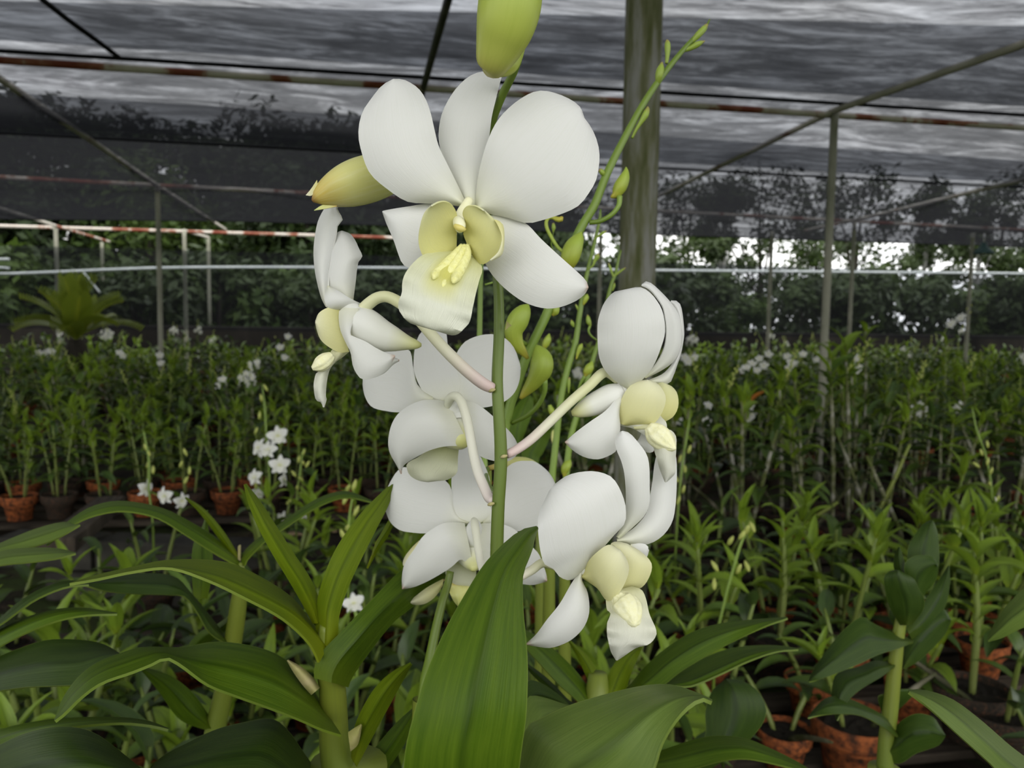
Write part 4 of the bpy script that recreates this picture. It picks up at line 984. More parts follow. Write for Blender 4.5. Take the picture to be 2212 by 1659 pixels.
# ---- orchid standing just outside the left edge, its leaves reaching in
lr = ground_root(-190, 1500, .46)
pL = thing('leafy_orchid', 'orchid with broad pale and dark blades crossing the slender strap-leaved orchid', 'orchid', lr)
add_pot(pL, 'aged', 0.08, 1)
lt = P(-190, 1130, .47)
wtube('cane', [Vector((lr.x, lr.y, lr.z+.11)), Vector((lr.x, lr.y, .5)), lt], [.010, .014, .003], 'cane_near', pL, 14, 24)
leaf(ZA, [(-460, 640), (-250, 540), (0, 430), (100, 388), (200, 350), (330, 318), (425, 328)], [(-460, 680), (-250, 560), (0, 476), (100, 462), (200, 440), (310, 400), (425, 332)], [.47, .475, .48, .50], pL, 'leaf_pale', .018, -.004)
leaf(ZA, [(-460, 700), (-250, 560), (0, 474), (150, 455), (300, 457), (402, 480)], [(-450, 720), (-250, 600), (0, 546), (150, 530), (300, 510), (402, 484)], [.465, .46, .455, .455], pL, 'leaf_pale', .014, -.004)
leaf(ZA, [(-460, 1030), (-300, 960), (-120, 900), (0, 828), (80, 758), (200, 680), (350, 630), (472, 640)], [(-450, 1060), (-300, 1000), (-120, 930), (0, 862), (100, 790), (200, 722), (350, 662), (472, 650)], [.462, .45, .44, .435, .44], pL, 'leaf_dark', .016, -.004)
leaf(ZA, [(-450, 1200), (-250, 1080), (-100, 960), (0, 888), (150, 820), (300, 780), (450, 774), (622, 800)], [(-440, 1230), (-250, 1140), (-100, 1040), (0, 976), (150, 900), (300, 842), (450, 812), (622, 806)], [.46, .44, .43, .425, .43], pL, 'leaf_near', .022, -.004)
leaf(ZA, [(-450, 1300), (-250, 1180), (-100, 1080), (0, 1030), (100, 990), (250, 944), (430, 944), (550, 968), (632, 1015)], [(-440, 1330), (-250, 1270), (-100, 1230), (0, 1212), (150, 1192), (300, 1186), (450, 1170), (560, 1082), (632, 1022)], [.455, .42, .40, .385, .38], pL, 'leaf_dark', .03, -.01, 26, 12)
leaf(ZA, [(-420, 1560), (-250, 1500), (-100, 1450), (0, 1420), (100, 1394), (300, 1364), (600, 1354), (780, 1374), (892, 1414)], [(-400, 1620), (-250, 1590), (-100, 1550), (0, 1512), (100, 1472), (300, 1418), (600, 1386), (780, 1396), (892, 1420)], [.45, .40, .37, .355, .35, .35], pL, 'leaf_near', .016, -.004, 26, 10)
leaf(ZA, [(-450, 1700), (-250, 1620), (-100, 1540), (0, 1500), (80, 1460), (200, 1420), (350, 1404), (500, 1440), (650, 1550), (770, 1650)], [(-420, 1860), (-200, 1850), (0, 1830), (120, 1810), (250, 1790), (400, 1760), (550, 1730), (670, 1690), (772, 1654)], [.45, .38, .335, .31, .30, .30], pL, 'leaf_dark', .03, -.01, 26, 12)

# ---- orchid behind the lower right bloom (plant G)
gr = ground_root(1290, 1600, .52)
pG = thing('leafy_orchid', 'orchid with a fan of narrow green leaves under the lowest bloom', 'orchid', gr)
add_pot(pG, 'orange', 0.075)
gt = P(1290, 1520, .515)
wtube('cane', [Vector((gr.x, gr.y, gr.z+.10)), Vector((gr.x, gr.y+.003, .45)), gt + Vector((0, 0, -.03)), gt+Vector((0, 0, .02))], [.009, .011, .011, .006], 'cane_near', pG, 14, 24)
leaf(ZC, [(1180, 1010), (1165, 930), (1110, 802), (1055, 700)], [(1250, 1010), (1240, 950), (1205, 868), (1150, 782), (1060, 699)], [.512, .515, .522], pG, 'leaf_bright', .003, .006)
leaf(ZC, [(1190, 1030), (1230, 955), (1280, 850), (1340, 772), (1436, 728)], [(1330, 1010), (1352, 960), (1382, 872), (1412, 800), (1440, 732)], [.508, .515, .53], pG, 'leaf_bright', .004, .006)
leaf(ZC, [(1260, 1030), (1370, 945), (1450, 850), (1560, 750), (1700, 660), (1850, 612), (2000, 592), (2214, 576)], [(1330, 1040), (1450, 985), (1550, 940), (1650, 862), (1800, 772), (1950, 692), (2100, 622), (2216, 582)], [.510, .500, .495, .495, .50], pG, 'leaf_near', .020, -.004, 28, 12)
leaf(ZC, [(1240, 1060), (1180, 1000), (1142, 930), (1080, 850), (1000, 770), (900, 690), (790, 625)], [(1180, 1070), (1110, 1032), (1080, 1000), (1000, 932), (900, 822), (820, 730), (790, 640)], [.508, .505, .505, .51], pG, 'leaf_near', .012, -.004)
leaf(ZC, [(1200, 1080), (1070, 1030), (980, 940), (900, 870), (800, 800)], [(1180, 1090), (1050, 1050), (960, 970), (880, 895), (800, 808)], [.515, .52, .53], pG, 'leaf_dark', .005, .005)
leaf(ZC, [(1330, 1040), (1560, 925), (1700, 830), (1850, 760), (2000, 730), (2150, 726), (2272, 742)], [(1350, 1060), (1580, 950), (1700, 942), (1850, 882), (2000, 812), (2150, 760), (2272, 748)], [.515, .525, .53, .535, .54], pG, 'leaf_near', .026, -.004, 26, 12, M=[(1340, 1050), (1565, 945), (1700, 915), (1850, 850), (2000, 785), (2150, 748), (2272, 745)])
leaf(ZD, [(-420, 1640), (-250, 1590), (-100, 1540), (0, 1508), (120, 1488), (270, 1500), (420, 1560), (560, 1630), (640, 1680)], [(-400, 1700), (-250, 1690), (-100, 1680), (0, 1664), (140, 1625), (270, 1610), (400, 1630), (540, 1665), (640, 1690)], [.50, .46, .44, .425, .42, .42], pG, 'leaf_near', .018, -.004, 26, 10)
leaf(ZD, [(-150, 1700), (0, 1600), (60, 1480), (60, 1350), (100, 1240), (170, 1180)], [(-100, 1740), (120, 1640), (300, 1500), (385, 1380), (370, 1280), (290, 1200), (176, 1176)], [.56, .57, .575, .58, .59], pG, 'leaf_dark', .008, .008)

# ---- broad-leaved orchid on the right (plant H)
hr2 = ground_root(1930, 1659, .66)
pH = thing('leafy_orchid', 'upright orchid with broad cupped dark leaves stacked along its cane', 'orchid', hr2)
add_pot(pH, 'orange', 0.075)
ptube('cane', ZD, [(1035, 1660, 86, .66), (1045, 1500, 84, .66), (1065, 1350, 80, .66), (1080, 1200, 76, .66), (1095, 1060, 70, .66), (1115, 900, 62, .66), (1150, 760, 50, .66), (1200, 640, 34, .66)], pH, 'cane_near', 14, 40)
q = P(1500+.3973*1035, 1000+.3973*1660, .66)
wtube('cane', [Vector((hr2.x, hr2.y, hr2.z+.1)), Vector((q.x, q.y, q.z-.1)), q], [.009, .0125, .0131], 'cane_near', pH, 14, 20)
leaf(ZD, [(1170, 690), (1160, 580), (1160, 470), (1195, 400), (1240, 338), (1288, 314)], [(1290, 690), (1318, 600), (1328, 520), (1326, 450), (1320, 380), (1296, 315)], [.664, .668, .672], pH, 'leaf_dark', .006, .006, 16, 10)
leaf(ZD, [(1150, 740), (1110, 640), (1085, 560), (1092, 500), (1112, 458)], [(1260, 740), (1200, 650), (1160, 590), (1142, 546), (1116, 458)], [.655, .652, .650], pH, 'leaf_dark', .006, .004, 14, 8)
leaf(ZD, [(1190, 760), (1150, 620), (1142, 548), (1200, 505), (1290, 510), (1318, 556)], [(1244, 760), (1246, 716), (1290, 668), (1312, 630), (1322, 590), (1320, 560)], [.648, .645, .642], pH, 'leaf_dark', .004, .006, 16, 10)
leaf(ZD, [(1120, 880), (1060, 780), (1035, 680), (1032, 620), (1060, 592), (1100, 584)], [(1180, 880), (1240, 800), (1248, 740), (1220, 690), (1190, 630), (1110, 586)], [.650, .642, .636, .636], pH, 'leaf_dark', .006, .006, 16, 10)
leaf(ZD, [(1150, 900), (1220, 800), (1300, 680), (1350, 610), (1382, 560)], [(1180, 960), (1280, 900), (1360, 780), (1385, 660), (1384, 562)], [.664, .672, .680, .688], pH, 'leaf_dark', .004, .008, 16, 10)
leaf(ZD, [(1190, 968), (1050, 912), (960, 868), (905, 838), (800, 922), (700, 1052), (642, 1142), (624, 1190)], [(1190, 978), (1100, 1012), (1000, 1042), (900, 1090), (800, 1132), (720, 1164), (660, 1184), (624, 1192)], [.655, .640, .625, .612, .605], pH, 'leaf_dark', .014, -.002, 24, 12)
leaf(ZD, [(1090, 1092), (980, 1078), (900, 1108), (775, 1148), (750, 1250), (756, 1330), (774, 1400)], [(1090, 1110), (1005, 1170), (930, 1214), (870, 1258), (830, 1302), (798, 1360), (778, 1402)], [.655, .640, .628, .620], pH, 'leaf_dark', .012, -.002, 22, 10)
leaf(ZD, [(1112, 1476), (1030, 1380), (900, 1310), (800, 1272), (720, 1280), (660, 1332), (618, 1386)], [(1104, 1492), (1000, 1422), (900, 1374), (790, 1366), (710, 1370), (660, 1378), (618, 1389)], [.652, .632, .616, .608], pH, 'leaf_dark', .014, -.004, 22, 10)
leaf(ZD, [(1060, 1520), (1110, 1420), (1200, 1366), (1290, 1380), (1330, 1430), (1362, 1480)], [(1050, 1620), (1120, 1632), (1200, 1580), (1270, 1555), (1330, 1530), (1362, 1484)], [.655, .645, .64, .64], pH, 'leaf_dark', .010, .004, 18, 10)
leaf(ZD, [(1130, 1110), (1140, 990), (1200, 880), (1280, 810), (1350, 792), (1390, 850)], [(1140, 1120), (1210, 1080), (1290, 1010), (1360, 930), (1392, 860)], [.662, .668, .674, .68], pH, 'leaf_dark', .008, .006, 18, 10)
leaf(ZD, [(1050, 1260), (1000, 1270), (1010, 1330), (1040, 1390)], [(1080, 1240), (1150, 1230), (1200, 1240), (1140, 1310), (1044, 1392)], [.67, .68, .69], pH, 'leaf_dark', .004, .006, 14, 8)
leaf(ZD, [(1110, 820), (1070, 790), (1060, 830), (1090, 890)], [(1140, 880), (1160, 830), (1120, 800), (1094, 892)], .668, pH, 'leaf_dark', .002, .004, 10, 6)

# ---- orchid just outside the right edge
rr_ = ground_root(2420, 1600, .46)
pR = thing('leafy_orchid', 'orchid with two smooth pale blades beside the upright dark-leaved orchid', 'orchid', rr_)
add_pot(pR, 'aged', 0.08)
wtube('cane', [Vector((rr_.x, rr_.y, rr_.z+.11)), Vector((rr_.x, rr_.y, .5)), P(2420, 1120, .46)], [.010, .013, .003], 'cane_near', pR, 14, 24)
leaf(ZD, [(2320, 1750), (2000, 1740), (1792, 1600), (1700, 1530), (1550, 1400), (1400, 1290), (1250, 1240), (1164, 1242)], [(2320, 1900), (2000, 1890), (1700, 1720), (1600, 1630), (1500, 1540), (1400, 1450), (1280, 1340), (1164, 1250)], [.43, .38, .345, .335, .335, .34], pR, 'leaf_pale', .022, -.002, 26, 12)
leaf(ZD, [(2320, 640), (2050, 560), (1900, 600), (1792, 688), (1700, 780), (1640, 870), (1594, 962)], [(2320, 760), (2050, 760), (1900, 830), (1792, 890), (1750, 908), (1680, 945), (1596, 970)], [.46, .45, .44, .44, .445], pR, 'leaf_pale', .012, .002, 22, 12)

# ================================================================== BUD SPIKES BEHIND THE MAIN STEM
def spike_plant(label, root_px, z, stem, buds, stem_mat='stem_light', leaves=()):
    r0 = ground_root(*root_px, z)
    t = thing('budding_orchid', label, 'orchid', r0)
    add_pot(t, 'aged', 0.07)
    tf, pts = stem
    ptube('flower_stem', tf, pts, t, stem_mat, 10, 6*len(pts))
    q0 = P(tf[0]+tf[2]*pts[-1][0], tf[1]+tf[2]*pts[-1][1], pts[-1][3])
    w = 0.5*pts[-1][2]*tf[2]*pts[-1][3]/F
    wtube('cane', [Vector((r0.x, r0.y, r0.z+.095)), Vector(((r0.x+q0.x)/2, (r0.y+q0.y)/2, .45)), q0+Vector((0, 0, -.01)), q0+Vector((0, 0, .004))], [.006, .008, max(w, .004), w], 'cane_near', t, 12, 20)
    for b in buds:
        o = ptube('bud', b[0], b[1], t, b[3] if len(b) > 3 else 'bud_green', 14, 22, None, (.05, 3))
        if b[2]:
            ptube('pedicel', b[0], b[2], o, 'stem_light', 8)
    return t
zs = .43
tS = spike_plant('tall arching spike of green buds rising past the mossy post', (1075, 1200), .44,
    (PX, [(1533, 42, 3, .46), (1524, 60, 7, .459), (1511, 72, 11, .458), (1482, 101, 11, .455), (1440, 152, 13, .452), (1398, 211, 15, .449), (1355, 287, 16, .446), (1313, 371, 18, .443), (1284, 443, 19, .441), (1250, 502, 20, .44), (1215, 590, 21, .438), (1185, 669, 21, .437), (1163, 716, 21, .436), (1140, 764, 21, .436), (1118, 827, 21, .436), (1096, 900, 21, .436), (1080, 1000, 21, .436), (1075, 1100, 22, .436)]),
    [(Z8, [(615, 1010, 12, .44), (640, 995, 44, .44), (660, 960, 68, .44), (682, 915, 58, .44), (692, 880, 32, .44), (693, 855, 6, .44)], [(505, 1140, 26, .440), (560, 1132, 26, .439), (620, 1098, 26, .438), (655, 1052, 26, .438), (660, 1005, 30, .439)]),
     (Z8, [(395, 1380, 40, .43), (405, 1330, 92, .428), (425, 1270, 96, .428), (450, 1220, 60, .428), (464, 1188, 10, .428)], [(400, 1460, 20, .436), (395, 1420, 26, .432), (398, 1375, 34, .43)]),
     (Z8, [(900, 325, 16, .452), (905, 285, 22, .452), (906, 250, 30, .452), (905, 220, 26, .452), (902, 203, 8, .452)], None, 'bud_small'),
     (Z8, [(855, 425, 22, .450), (862, 390, 40, .449), (870, 355, 38, .449), (878, 318, 8, .449)], None, 'bud_small'),
     (Z8, [(985, 262, 14, .455), (1025, 245, 26, .455), (1060, 226, 30, .455), (1096, 210, 6, .455)], None, 'bud_small'),
     (Z8, [(1030, 215, 20, .456), (1060, 180, 34, .456), (1090, 148, 32, .457), (1108, 125, 14, .457)], None, 'bud_small'),
     (Z8, [(722, 708, 14, .448), (740, 670, 18, .4475), (765, 630, 22, .447), (790, 590, 34, .447), (802, 562, 24, .447), (804, 545, 5, .447)], None, 'bud_small'),
     (Z8, [(582, 905, 12, .4425), (572, 885, 28, .441), (556, 868, 18, .44)], None, 'bud_small'),
     (Z2, [(1550, 1185, 20, .424), (1525, 1150, 48, .424), (1470, 1080, 100, .423), (1450, 1000, 128, .422), (1482, 920, 146, .422), (1522, 858, 108, .422), (1545, 826, 50, .422), (1553, 814, 12, .422)], [(1540, 1090, 30, .436), (1500, 1060, 34, .432), (1470, 1000, 50, .426)]),
     (Z2, [(1498, 1458, 20, .420), (1530, 1415, 60, .420), (1590, 1340, 110, .419), (1636, 1260, 156, .418), (1642, 1190, 150, .418), (1625, 1135, 100, .418), (1610, 1100, 36, .418), (1606, 1090, 10, .418)], [(1440, 1622, 34, .436), (1540, 1575, 34, .430), (1620, 1500, 34, .425), (1662, 1410, 36, .421), (1655, 1330, 60, .419)]),
     (Z9, [(620, 222, 26, .44), (605, 250, 56, .44), (570, 250, 52, .44), (530, 232, 40, .441), (490, 232, 36, .441), (462, 270, 36, .441), (470, 340, 36, .441), (520, 440, 36, .4405), (580, 530, 34, .440), (640, 580, 30, .439)], None),
     (Z2, [(1715, 890, 18, .437), (1735, 865, 50, .437), (1745, 830, 44, .437)], None),
     ])
spike_plant('thin paired bud spikes with tiny green buds beside the tall arching spike', (1210, 1200), .60,
    (PX, [(1297, 452, 3, .62), (1296, 470, 7, .62), (1290, 500, 7, .619), (1282, 535, 8, .617), (1272, 575, 9, .615), (1262, 620, 10, .613), (1252, 680, 12, .611), (1243, 740, 13, .609), (1228, 790, 14, .607), (1212, 860, 14, .605), (1200, 960, 15, .604), (1192, 1040, 16, .603), (1188, 1110, 16, .602)]),
    [(Z9, [(930, 455, 10, .617), (985, 410, 22, .617), (1030, 380, 28, .617), (1062, 362, 8, .617)], None, 'bud_small'),
     (Z9, [(870, 750, 14, .613), (920, 715, 18, .612), (945, 660, 34, .612), (968, 618, 52, .612), (980, 586, 10, .612)], None, 'bud_small'),
     (Z9, [(830, 1100, 12, .610), (845, 1060, 44, .610), (862, 1020, 48, .610), (868, 992, 10, .610)], None),
     (Z9, [(780, 1160, 10, .611), (768, 1125, 24, .611), (752, 1095, 14, .611)], None, 'bud_small'),
     (Z9, [(735, 1320, 14, .609), (720, 1285, 42, .609), (710, 1250, 12, .609)], None, 'bud_small'),
     (Z9, [(905, 1310, 14, .607), (885, 1275, 50, .607), (876, 1230, 40, .607), (872, 1196, 8, .607)], [(970, 1455, 16, .609), (910, 1410, 20, .608), (882, 1360, 22, .607), (895, 1310, 26, .607)], 'bud_small'),
     (Z9, [(430, 1545, 12, .606), (450, 1500, 66, .606), (475, 1440, 70, .606), (492, 1385, 10, .606)], None),
     (Z9, [(760, 1640, 10, .606), (775, 1580, 34, .606), (800, 1520, 50, .606), (818, 1484, 12, .606)], None),
     (Z10, [(540, 580, 20, .604), (555, 540, 76, .604), (585, 490, 80, .604), (608, 438, 12, .604)], [(480, 700, 24, .606), (505, 630, 30, .605), (540, 580, 40, .604)]),
     (Z10, [(230, 960, 20, .604), (225, 910, 60, .603), (205, 850, 30, .603)], None),
     (Z10, [(345, 1520, 30, .602), (355, 1450, 84, .602), (385, 1400, 70, .602), (405, 1368, 12, .602)], None),
     (Z10, [(385, 740, 12, .606), (385, 660, 36, .606), (388, 590, 30, .606)], None, 'bud_small'),
     (Z10, [(250, 1250, 10, .605), (240, 1180, 40, .605), (245, 1110, 44, .605), (255, 1080, 20, .605)], None, 'bud_yellow')])
spike_plant('thin bud spike with forked tip close against the mossy post', (1265, 1200), .68,
    (PX, [(1342, 540, 3, .70), (1336, 560, 6, .70), (1330, 590, 7, .699), (1322, 610, 8, .698), (1312, 650, 9, .697), (1298, 720, 9, .695), (1280, 780, 10, .694), (1258, 860, 12, .692), (1232, 950, 14, .69), (1220, 1060, 15, .69)]),
    [(Z9, [(1130, 820, 20, .698), (1100, 740, 26, .698), (1082, 685, 16, .698)], None, 'bud_small'),
     (Z9, [(1130, 820, 20, .698), (1190, 770, 24, .698), (1250, 730, 14, .698)], None, 'bud_small'),
     (Z9, [(1120, 960, 12, .697), (1135, 910, 24, .697), (1142, 880, 8, .697)], None, 'bud_small')])
spike_plant('straight green flower stem hidden behind the front-facing bloom', (1080, 1300), .52,
    (PX, [(1040, 560, 10, .53), (1038, 620, 11, .53), (1036, 720, 12, .53), (1034, 800, 12, .53), (1040, 900, 13, .525), (1050, 1050, 14, .52)]),
    [(Z9, [(530, 380, 8, .52), (535, 330, 40, .52), (530, 285, 20, .52)], [(530, 385, 10, .52), (510, 480, 14, .525), (480, 700, 16, .528), (-150, 900, 20, .53)], 'bud_small')])
spike_plant('green flower stem slanting down beside the broad front leaf', (915, 1560), .33,
    (ZC, [(425, 330, 40, .362), (410, 400, 42, .36), (380, 500, 46, .355), (345, 650, 50, .35), (315, 800, 54, .345), (290, 920, 58, .34), (270, 1100, 60, .335)]), [], 'flower_stem_green')

# leaves standing between the spikes (bluish-green blades behind the main stem)
mr = ground_root(1180, 1300, .80)
pM = thing('leafy_orchid', 'bluish-green orchid blades showing behind the main flower stem', 'orchid', mr)
add_pot(pM, 'aged', 0.07)
wtube('cane', [Vector((mr.x, mr.y, mr.z+.095)), Vector((mr.x, mr.y, .6)), P(1170, 1120, .80)], [.008, .010, .006], 'cane_near', pM, 12, 18)
leaf(Z3, [(1480, 1420), (1400, 1100), (1395, 980), (1460, 880), (1560, 830), (1625, 820)], [(1560, 1420), (1520, 1110), (1560, 1020), (1600, 930), (1628, 824)], [.80, .81, .82], pM, 'leaf_near', .006, .006)
leaf(Z3, [(1380, 1420), (1290, 850), (1320, 700), (1390, 600), (1450, 570)], [(1460, 1420), (1390, 1000), (1420, 850), (1470, 720), (1480, 600), (1454, 570)], [.80, .82, .83], pM, 'leaf_near', .006, .006)

# ================================================================== ORCHID FIELD
# unit leaves (length 1 along +X, arching down), several shapes in each shade
def unit_leaf(name, width, droop, rise, fold, mat, twist=0.0, nu=6, nv=4):
    vs, uv = [], []
    x = z = 0.0
    ang = rise
    pos = []
    for i in range(nu+1):
        pos.append((x, z, ang))
        st_ = 1.0/nu
        ang2 = rise - droop*((i+0.5)/nu)**1.3
        x += st_*math.cos(ang2); z += st_*math.sin(ang2); ang = ang2
    for i, (px, pz, a) in enumerate(pos):
        u = i/nu
        w = width*0.5*(math.sin(math.pi*min(1.0, u**0.72*0.93+0.07))**0.85 if u < 1 else 0.02)
        if i == 0:
            w = width*0.16
        for j in range(nv+1):
            v = -1+2*j/nv
            h = fold*w*abs(v)**1.4
            yy = v*w*math.cos(0.25)
            vs.append((px-h*math.sin(a), yy, pz+h*math.cos(a)+twist*u*yy))
            uv.append((u, j/nv))
    fs = [(i*(nv+1)+j, (i+1)*(nv+1)+j, (i+1)*(nv+1)+j+1, i*(nv+1)+j+1) for i in range(nu) for j in range(nv)]
    return mesh(name, vs, fs, mat, uv)
LEAF = {}
for shade in ('leaf_field', 'leaf_field_dark', 'leaf_young'):
    LEAF[shade] = [unit_leaf('leaf', w, d, r_, fo, shade, tw) for w, d, r_, fo, tw in
                   ((.32, 1.25, .30, .45, .15), (.28, .85, .20, .40, -.2), (.36, 1.6, .35, .35, .1), (.24, .55, .05, .55, 0.0), (.30, 2.0, .45, .40, -.1), (.42, 1.0, .25, .55, .25))]
def unit_bud(name, mat, n=6):
    return lathe(name, [(0.0, 0.0), (0.10, 0.05), (0.17, 0.3), (0.19, 0.5), (0.13, 0.8), (0.03, 1.0), (0.0, 1.0)], mat, n)
BUD = unit_bud('bud', 'tiny_bud')
# small five-petalled flower, about 1 unit across, facing +X
def unit_flower(seed):
    r3 = random.Random(seed)
    vs, uv, fs = [], [], []
    for k, (a, ln, w) in enumerate(((90, .5, .26), (158, .52, .42), (22, .52, .42), (228, .48, .26), (312, .48, .26))):
        a = math.radians(a+r3.uniform(-6, 6))
        dy, dz = math.cos(a), math.sin(a)
        b0 = len(vs)
        for i in range(5):
            u = i/4
            ww = w*0.5*math.sin(math.pi*(0.12+0.84*u))**0.7
            for j in range(3):
                v = j-1
                vs.append((0.06*math.sin(u*2.6)+0.05*abs(v)*u-0.12*u*u, dy*ln*u - dz*ww*v, dz*ln*u + dy*ww*v))
                uv.append((u, j/2))
        fs += [(b0+i*3+j, b0+i*3+j+1, b0+i*3+j+4, b0+i*3+j+3) for i in range(4) for j in range(2)]
    b0 = len(vs)                                   # lip
    for i in range(5):
        u = i/4
        for j in range(3):
            v = j-1
            vs.append((0.04+0.22*u-0.10*u*u*u, v*(0.10+0.07*math.sin(u*3)), -0.02-0.34*u*u+0.05*abs(v)))
            uv.append((0.05+0.4*u, j/2))
    fs += [(b0+i*3+j, b0+i*3+j+1, b0+i*3+j+4, b0+i*3+j+3) for i in range(4) for j in range(2)]
    return mesh('flower', vs, fs, 'tiny_petal', uv)
FLOWER = [unit_flower(s_) for s_ in (1, 2, 3)]

def TRS(p, az=0.0, el=0.0, s=1.0, roll=0.0):
    return Matrix.Translation(p) @ Matrix.Rotation(az, 4, 'Z') @ Matrix.Rotation(-el, 4, 'Y') @ Matrix.Rotation(roll, 4, 'X') @ Matrix.Diagonal((s, s, s, 1))

def plant_spec(seed, canes=3, h=.4, leaf_len=.12, per=7, bare=.3, pot_r=.07, style='orange', cane_mat='cane_green', young=.4, spike=0, lean=.10, cane_r=.006, dark=.4, flowers=0, old=0, canes_n=6, nseg=7):
    """list of (part name, mesh, matrix) of one potted orchid in its own coordinates"""
    r3 = random.Random(seed)
    items = []
    zt = pot_r*0.92*1.36
    if style:
        S = Matrix.Diagonal((pot_r, pot_r, pot_r*0.92, 1))
        items += [('pot', POT[style], S), ('potting_mix', MIX[seed % 2], S)]
    for c in range(canes+old):
        az = 6.283*c/(canes+old)+r3.uniform(-.6, .6)
        hh = h*r3.uniform(.65, 1.0) if c else h
        if c >= canes:
            hh = h*r3.uniform(.4, .75)
        ln = lean*r3.uniform(.3, 1.0) if c < canes else lean*r3.uniform(1.0, 2.2)
        b0 = Vector((math.cos(az)*pot_r*.35, math.sin(az)*pot_r*.35, zt-.01))
        pos = lambda t, b0=b0, az=az, hh=hh, ln=ln: b0 + Vector((math.cos(az)*ln*t**1.3, math.sin(az)*ln*t**1.3, hh*t))
        cm = cane_mat if c < canes else 'cane_old'
        rs = [cane_r*.75, cane_r*1.1, cane_r*1.05, cane_r*.9, cane_r*.45]
        items.append(('cane', tube_mesh('cane', [pos(t) for t in (0, .25, .5, .8, 1.0)], rs, cm, canes_n, nseg), Matrix.Identity(4)))
        if c >= canes:
            continue
        a0 = r3.uniform(0, 3.14)
        n = max(3, int(per*hh/h+.5))
        top_young = r3.random() < young
        for i in range(n):
            t = bare+(1-bare)*(i+.5)/n
            az2 = a0+math.pi*(i % 2)+r3.uniform(-.5, .5)
            f_ = (t-bare)/(1-bare)
            el = math.radians(6+52*f_**2+r3.uniform(-14, 12))
            s_ = leaf_len*r3.uniform(.8, 1.15)*(1.0-.30*f_**3)
            shade = 'leaf_young' if (top_young and f_ > .45) else ('leaf_field_dark' if r3.random() < dark else 'leaf_field')
            items.append(('leaf', LEAF[shade][r3.randrange(6)], TRS(pos(t), az2, el, s_, r3.uniform(-.3, .3))))
        if top_young:
            for k in range(3):
                items.append(('leaf', LEAF['leaf_young'][3], TRS(pos(1.0), a0+k*2.1, math.radians(58+r3.uniform(-8, 18)), leaf_len*r3.uniform(.55, .8))))
        if c < spike:
            tip = pos(.95)
            d = Vector((math.cos(a0+1.5)*.35, math.sin(a0+1.5)*.35, 1.0)).normalized()
            L_ = r3.uniform(.16, .26)
            pts = [tip, tip+d*L_*.5+Vector((0, 0, .01)), tip+d*L_]
            items.append(('flower_stem', tube_mesh('flower_stem', pts, [.0026, .0022, .0012], 'stem_light', 5, 6), Matrix.Identity(4)))
            nb = 9
            for k in range(nb):
                t = .35+.65*k/nb
                q = tip+d*L_*t
                az3 = a0+k*2.4
                if k < flowers:
                    items.append(('flower', FLOWER[k % 3], TRS(q+Vector((math.cos(az3)*.03, math.sin(az3)*.03, 0)), az3 if k % 2 else -1.5+r3.uniform(-.8, .8), .1, .055)))
                else:
                    items.append(('bud', BUD, Matrix.Translation(q) @ Matrix.Rotation(az3, 4, 'Z') @ Matrix.Rotation(.7, 4, 'Y') @ Matrix.Diagonal((.022, .022, .026*(1.2-.6*t), 1))))
    return items

def put(spec, name, label, cat, loc, rz, group, s=1.0):
    t = thing(name, label, cat, loc, rz, group, s)
    for nm, me, m in spec:
        link(nm, me, t, mat4=m)
    return t

def fuse(spec, name):
    """a plant too far off to show its parts: one mesh"""
    vs, fs, uv, mi, mats = [], [], [], [], []
    for nm, me, m in spec:
        b0 = len(vs)
        mn = me.materials[0].name
        if mn not in mats:
            mats.append(mn)
        k = mats.index(mn)
        u0 = [(0.0, 0.0)]*len(me.vertices)
        if me.uv_layers:
            u0 = list(u0)
            dat = me.uv_layers[0].data
            for lp_ in me.loops:
                u0[lp_.vertex_index] = tuple(dat[lp_.index].uv)
        vs += [m @ v_.co for v_ in me.vertices]
        uv += u0
        for p_ in me.polygons:
            fs.append(tuple(b0+q for q in p_.vertices))
            mi.append(k)
    return mesh(name, vs, fs, None, uv, True, mats, mi)

def visible(x, y, z=0.4, m=90):
    a = pix((x, y, z))
    return a[2] > .2 and -m < a[0] < W+m

fr = random.Random(21)
POST_XY = (pb.x, pb.y)
taken = []
def free(x, y, d):
    if (x-POST_XY[0])**2+(y-POST_XY[1])**2 < .13**2:
        return False
    for a, b in taken:
        if (a-x)**2+(b-y)**2 < d*d:
            return False
    taken.append((x, y))
    return True
for o in (pA, pB, pG, pH, pM, hero):
    taken.append((o.location.x, o.location.y))

# ---- sparse pots at the front of the near rack, rims traced
sparse = [plant_spec(150+k, canes=2, h=(.16, .22, .14, .2)[k], leaf_len=.12, per=4, bare=.35, pot_r=1.0 if 0 else (.062, .092, .064, .078)[k], style='orange' if k != 3 else 'aged', young=.2, lean=.12, old=1) for k in range(4)]
for k, (px_, py_) in enumerate(((1695, 1573), (1846, 1548), (1750, 1462), (2160, 1535))):
    hh_ = RACK_H+(.062, .092, .064, .078)[k]*.92*1.56
    q_ = on_height(px_, py_, hh_)
    taken.append((q_.x, q_.y))
    put(sparse[k], 'potted_orchid', ['nearly leafless orchid stub in a bright orange pot at the rack edge', 'sparse orchid in the widest orange pot at the front of the near rack', 'sparse orchid in an orange pot tucked behind two other orange pots', 'sparse orchid in a blackened wide pot at the front of the near rack'][k], 'orchid', (q_.x, q_.y, RACK_H), k*1.3, None)

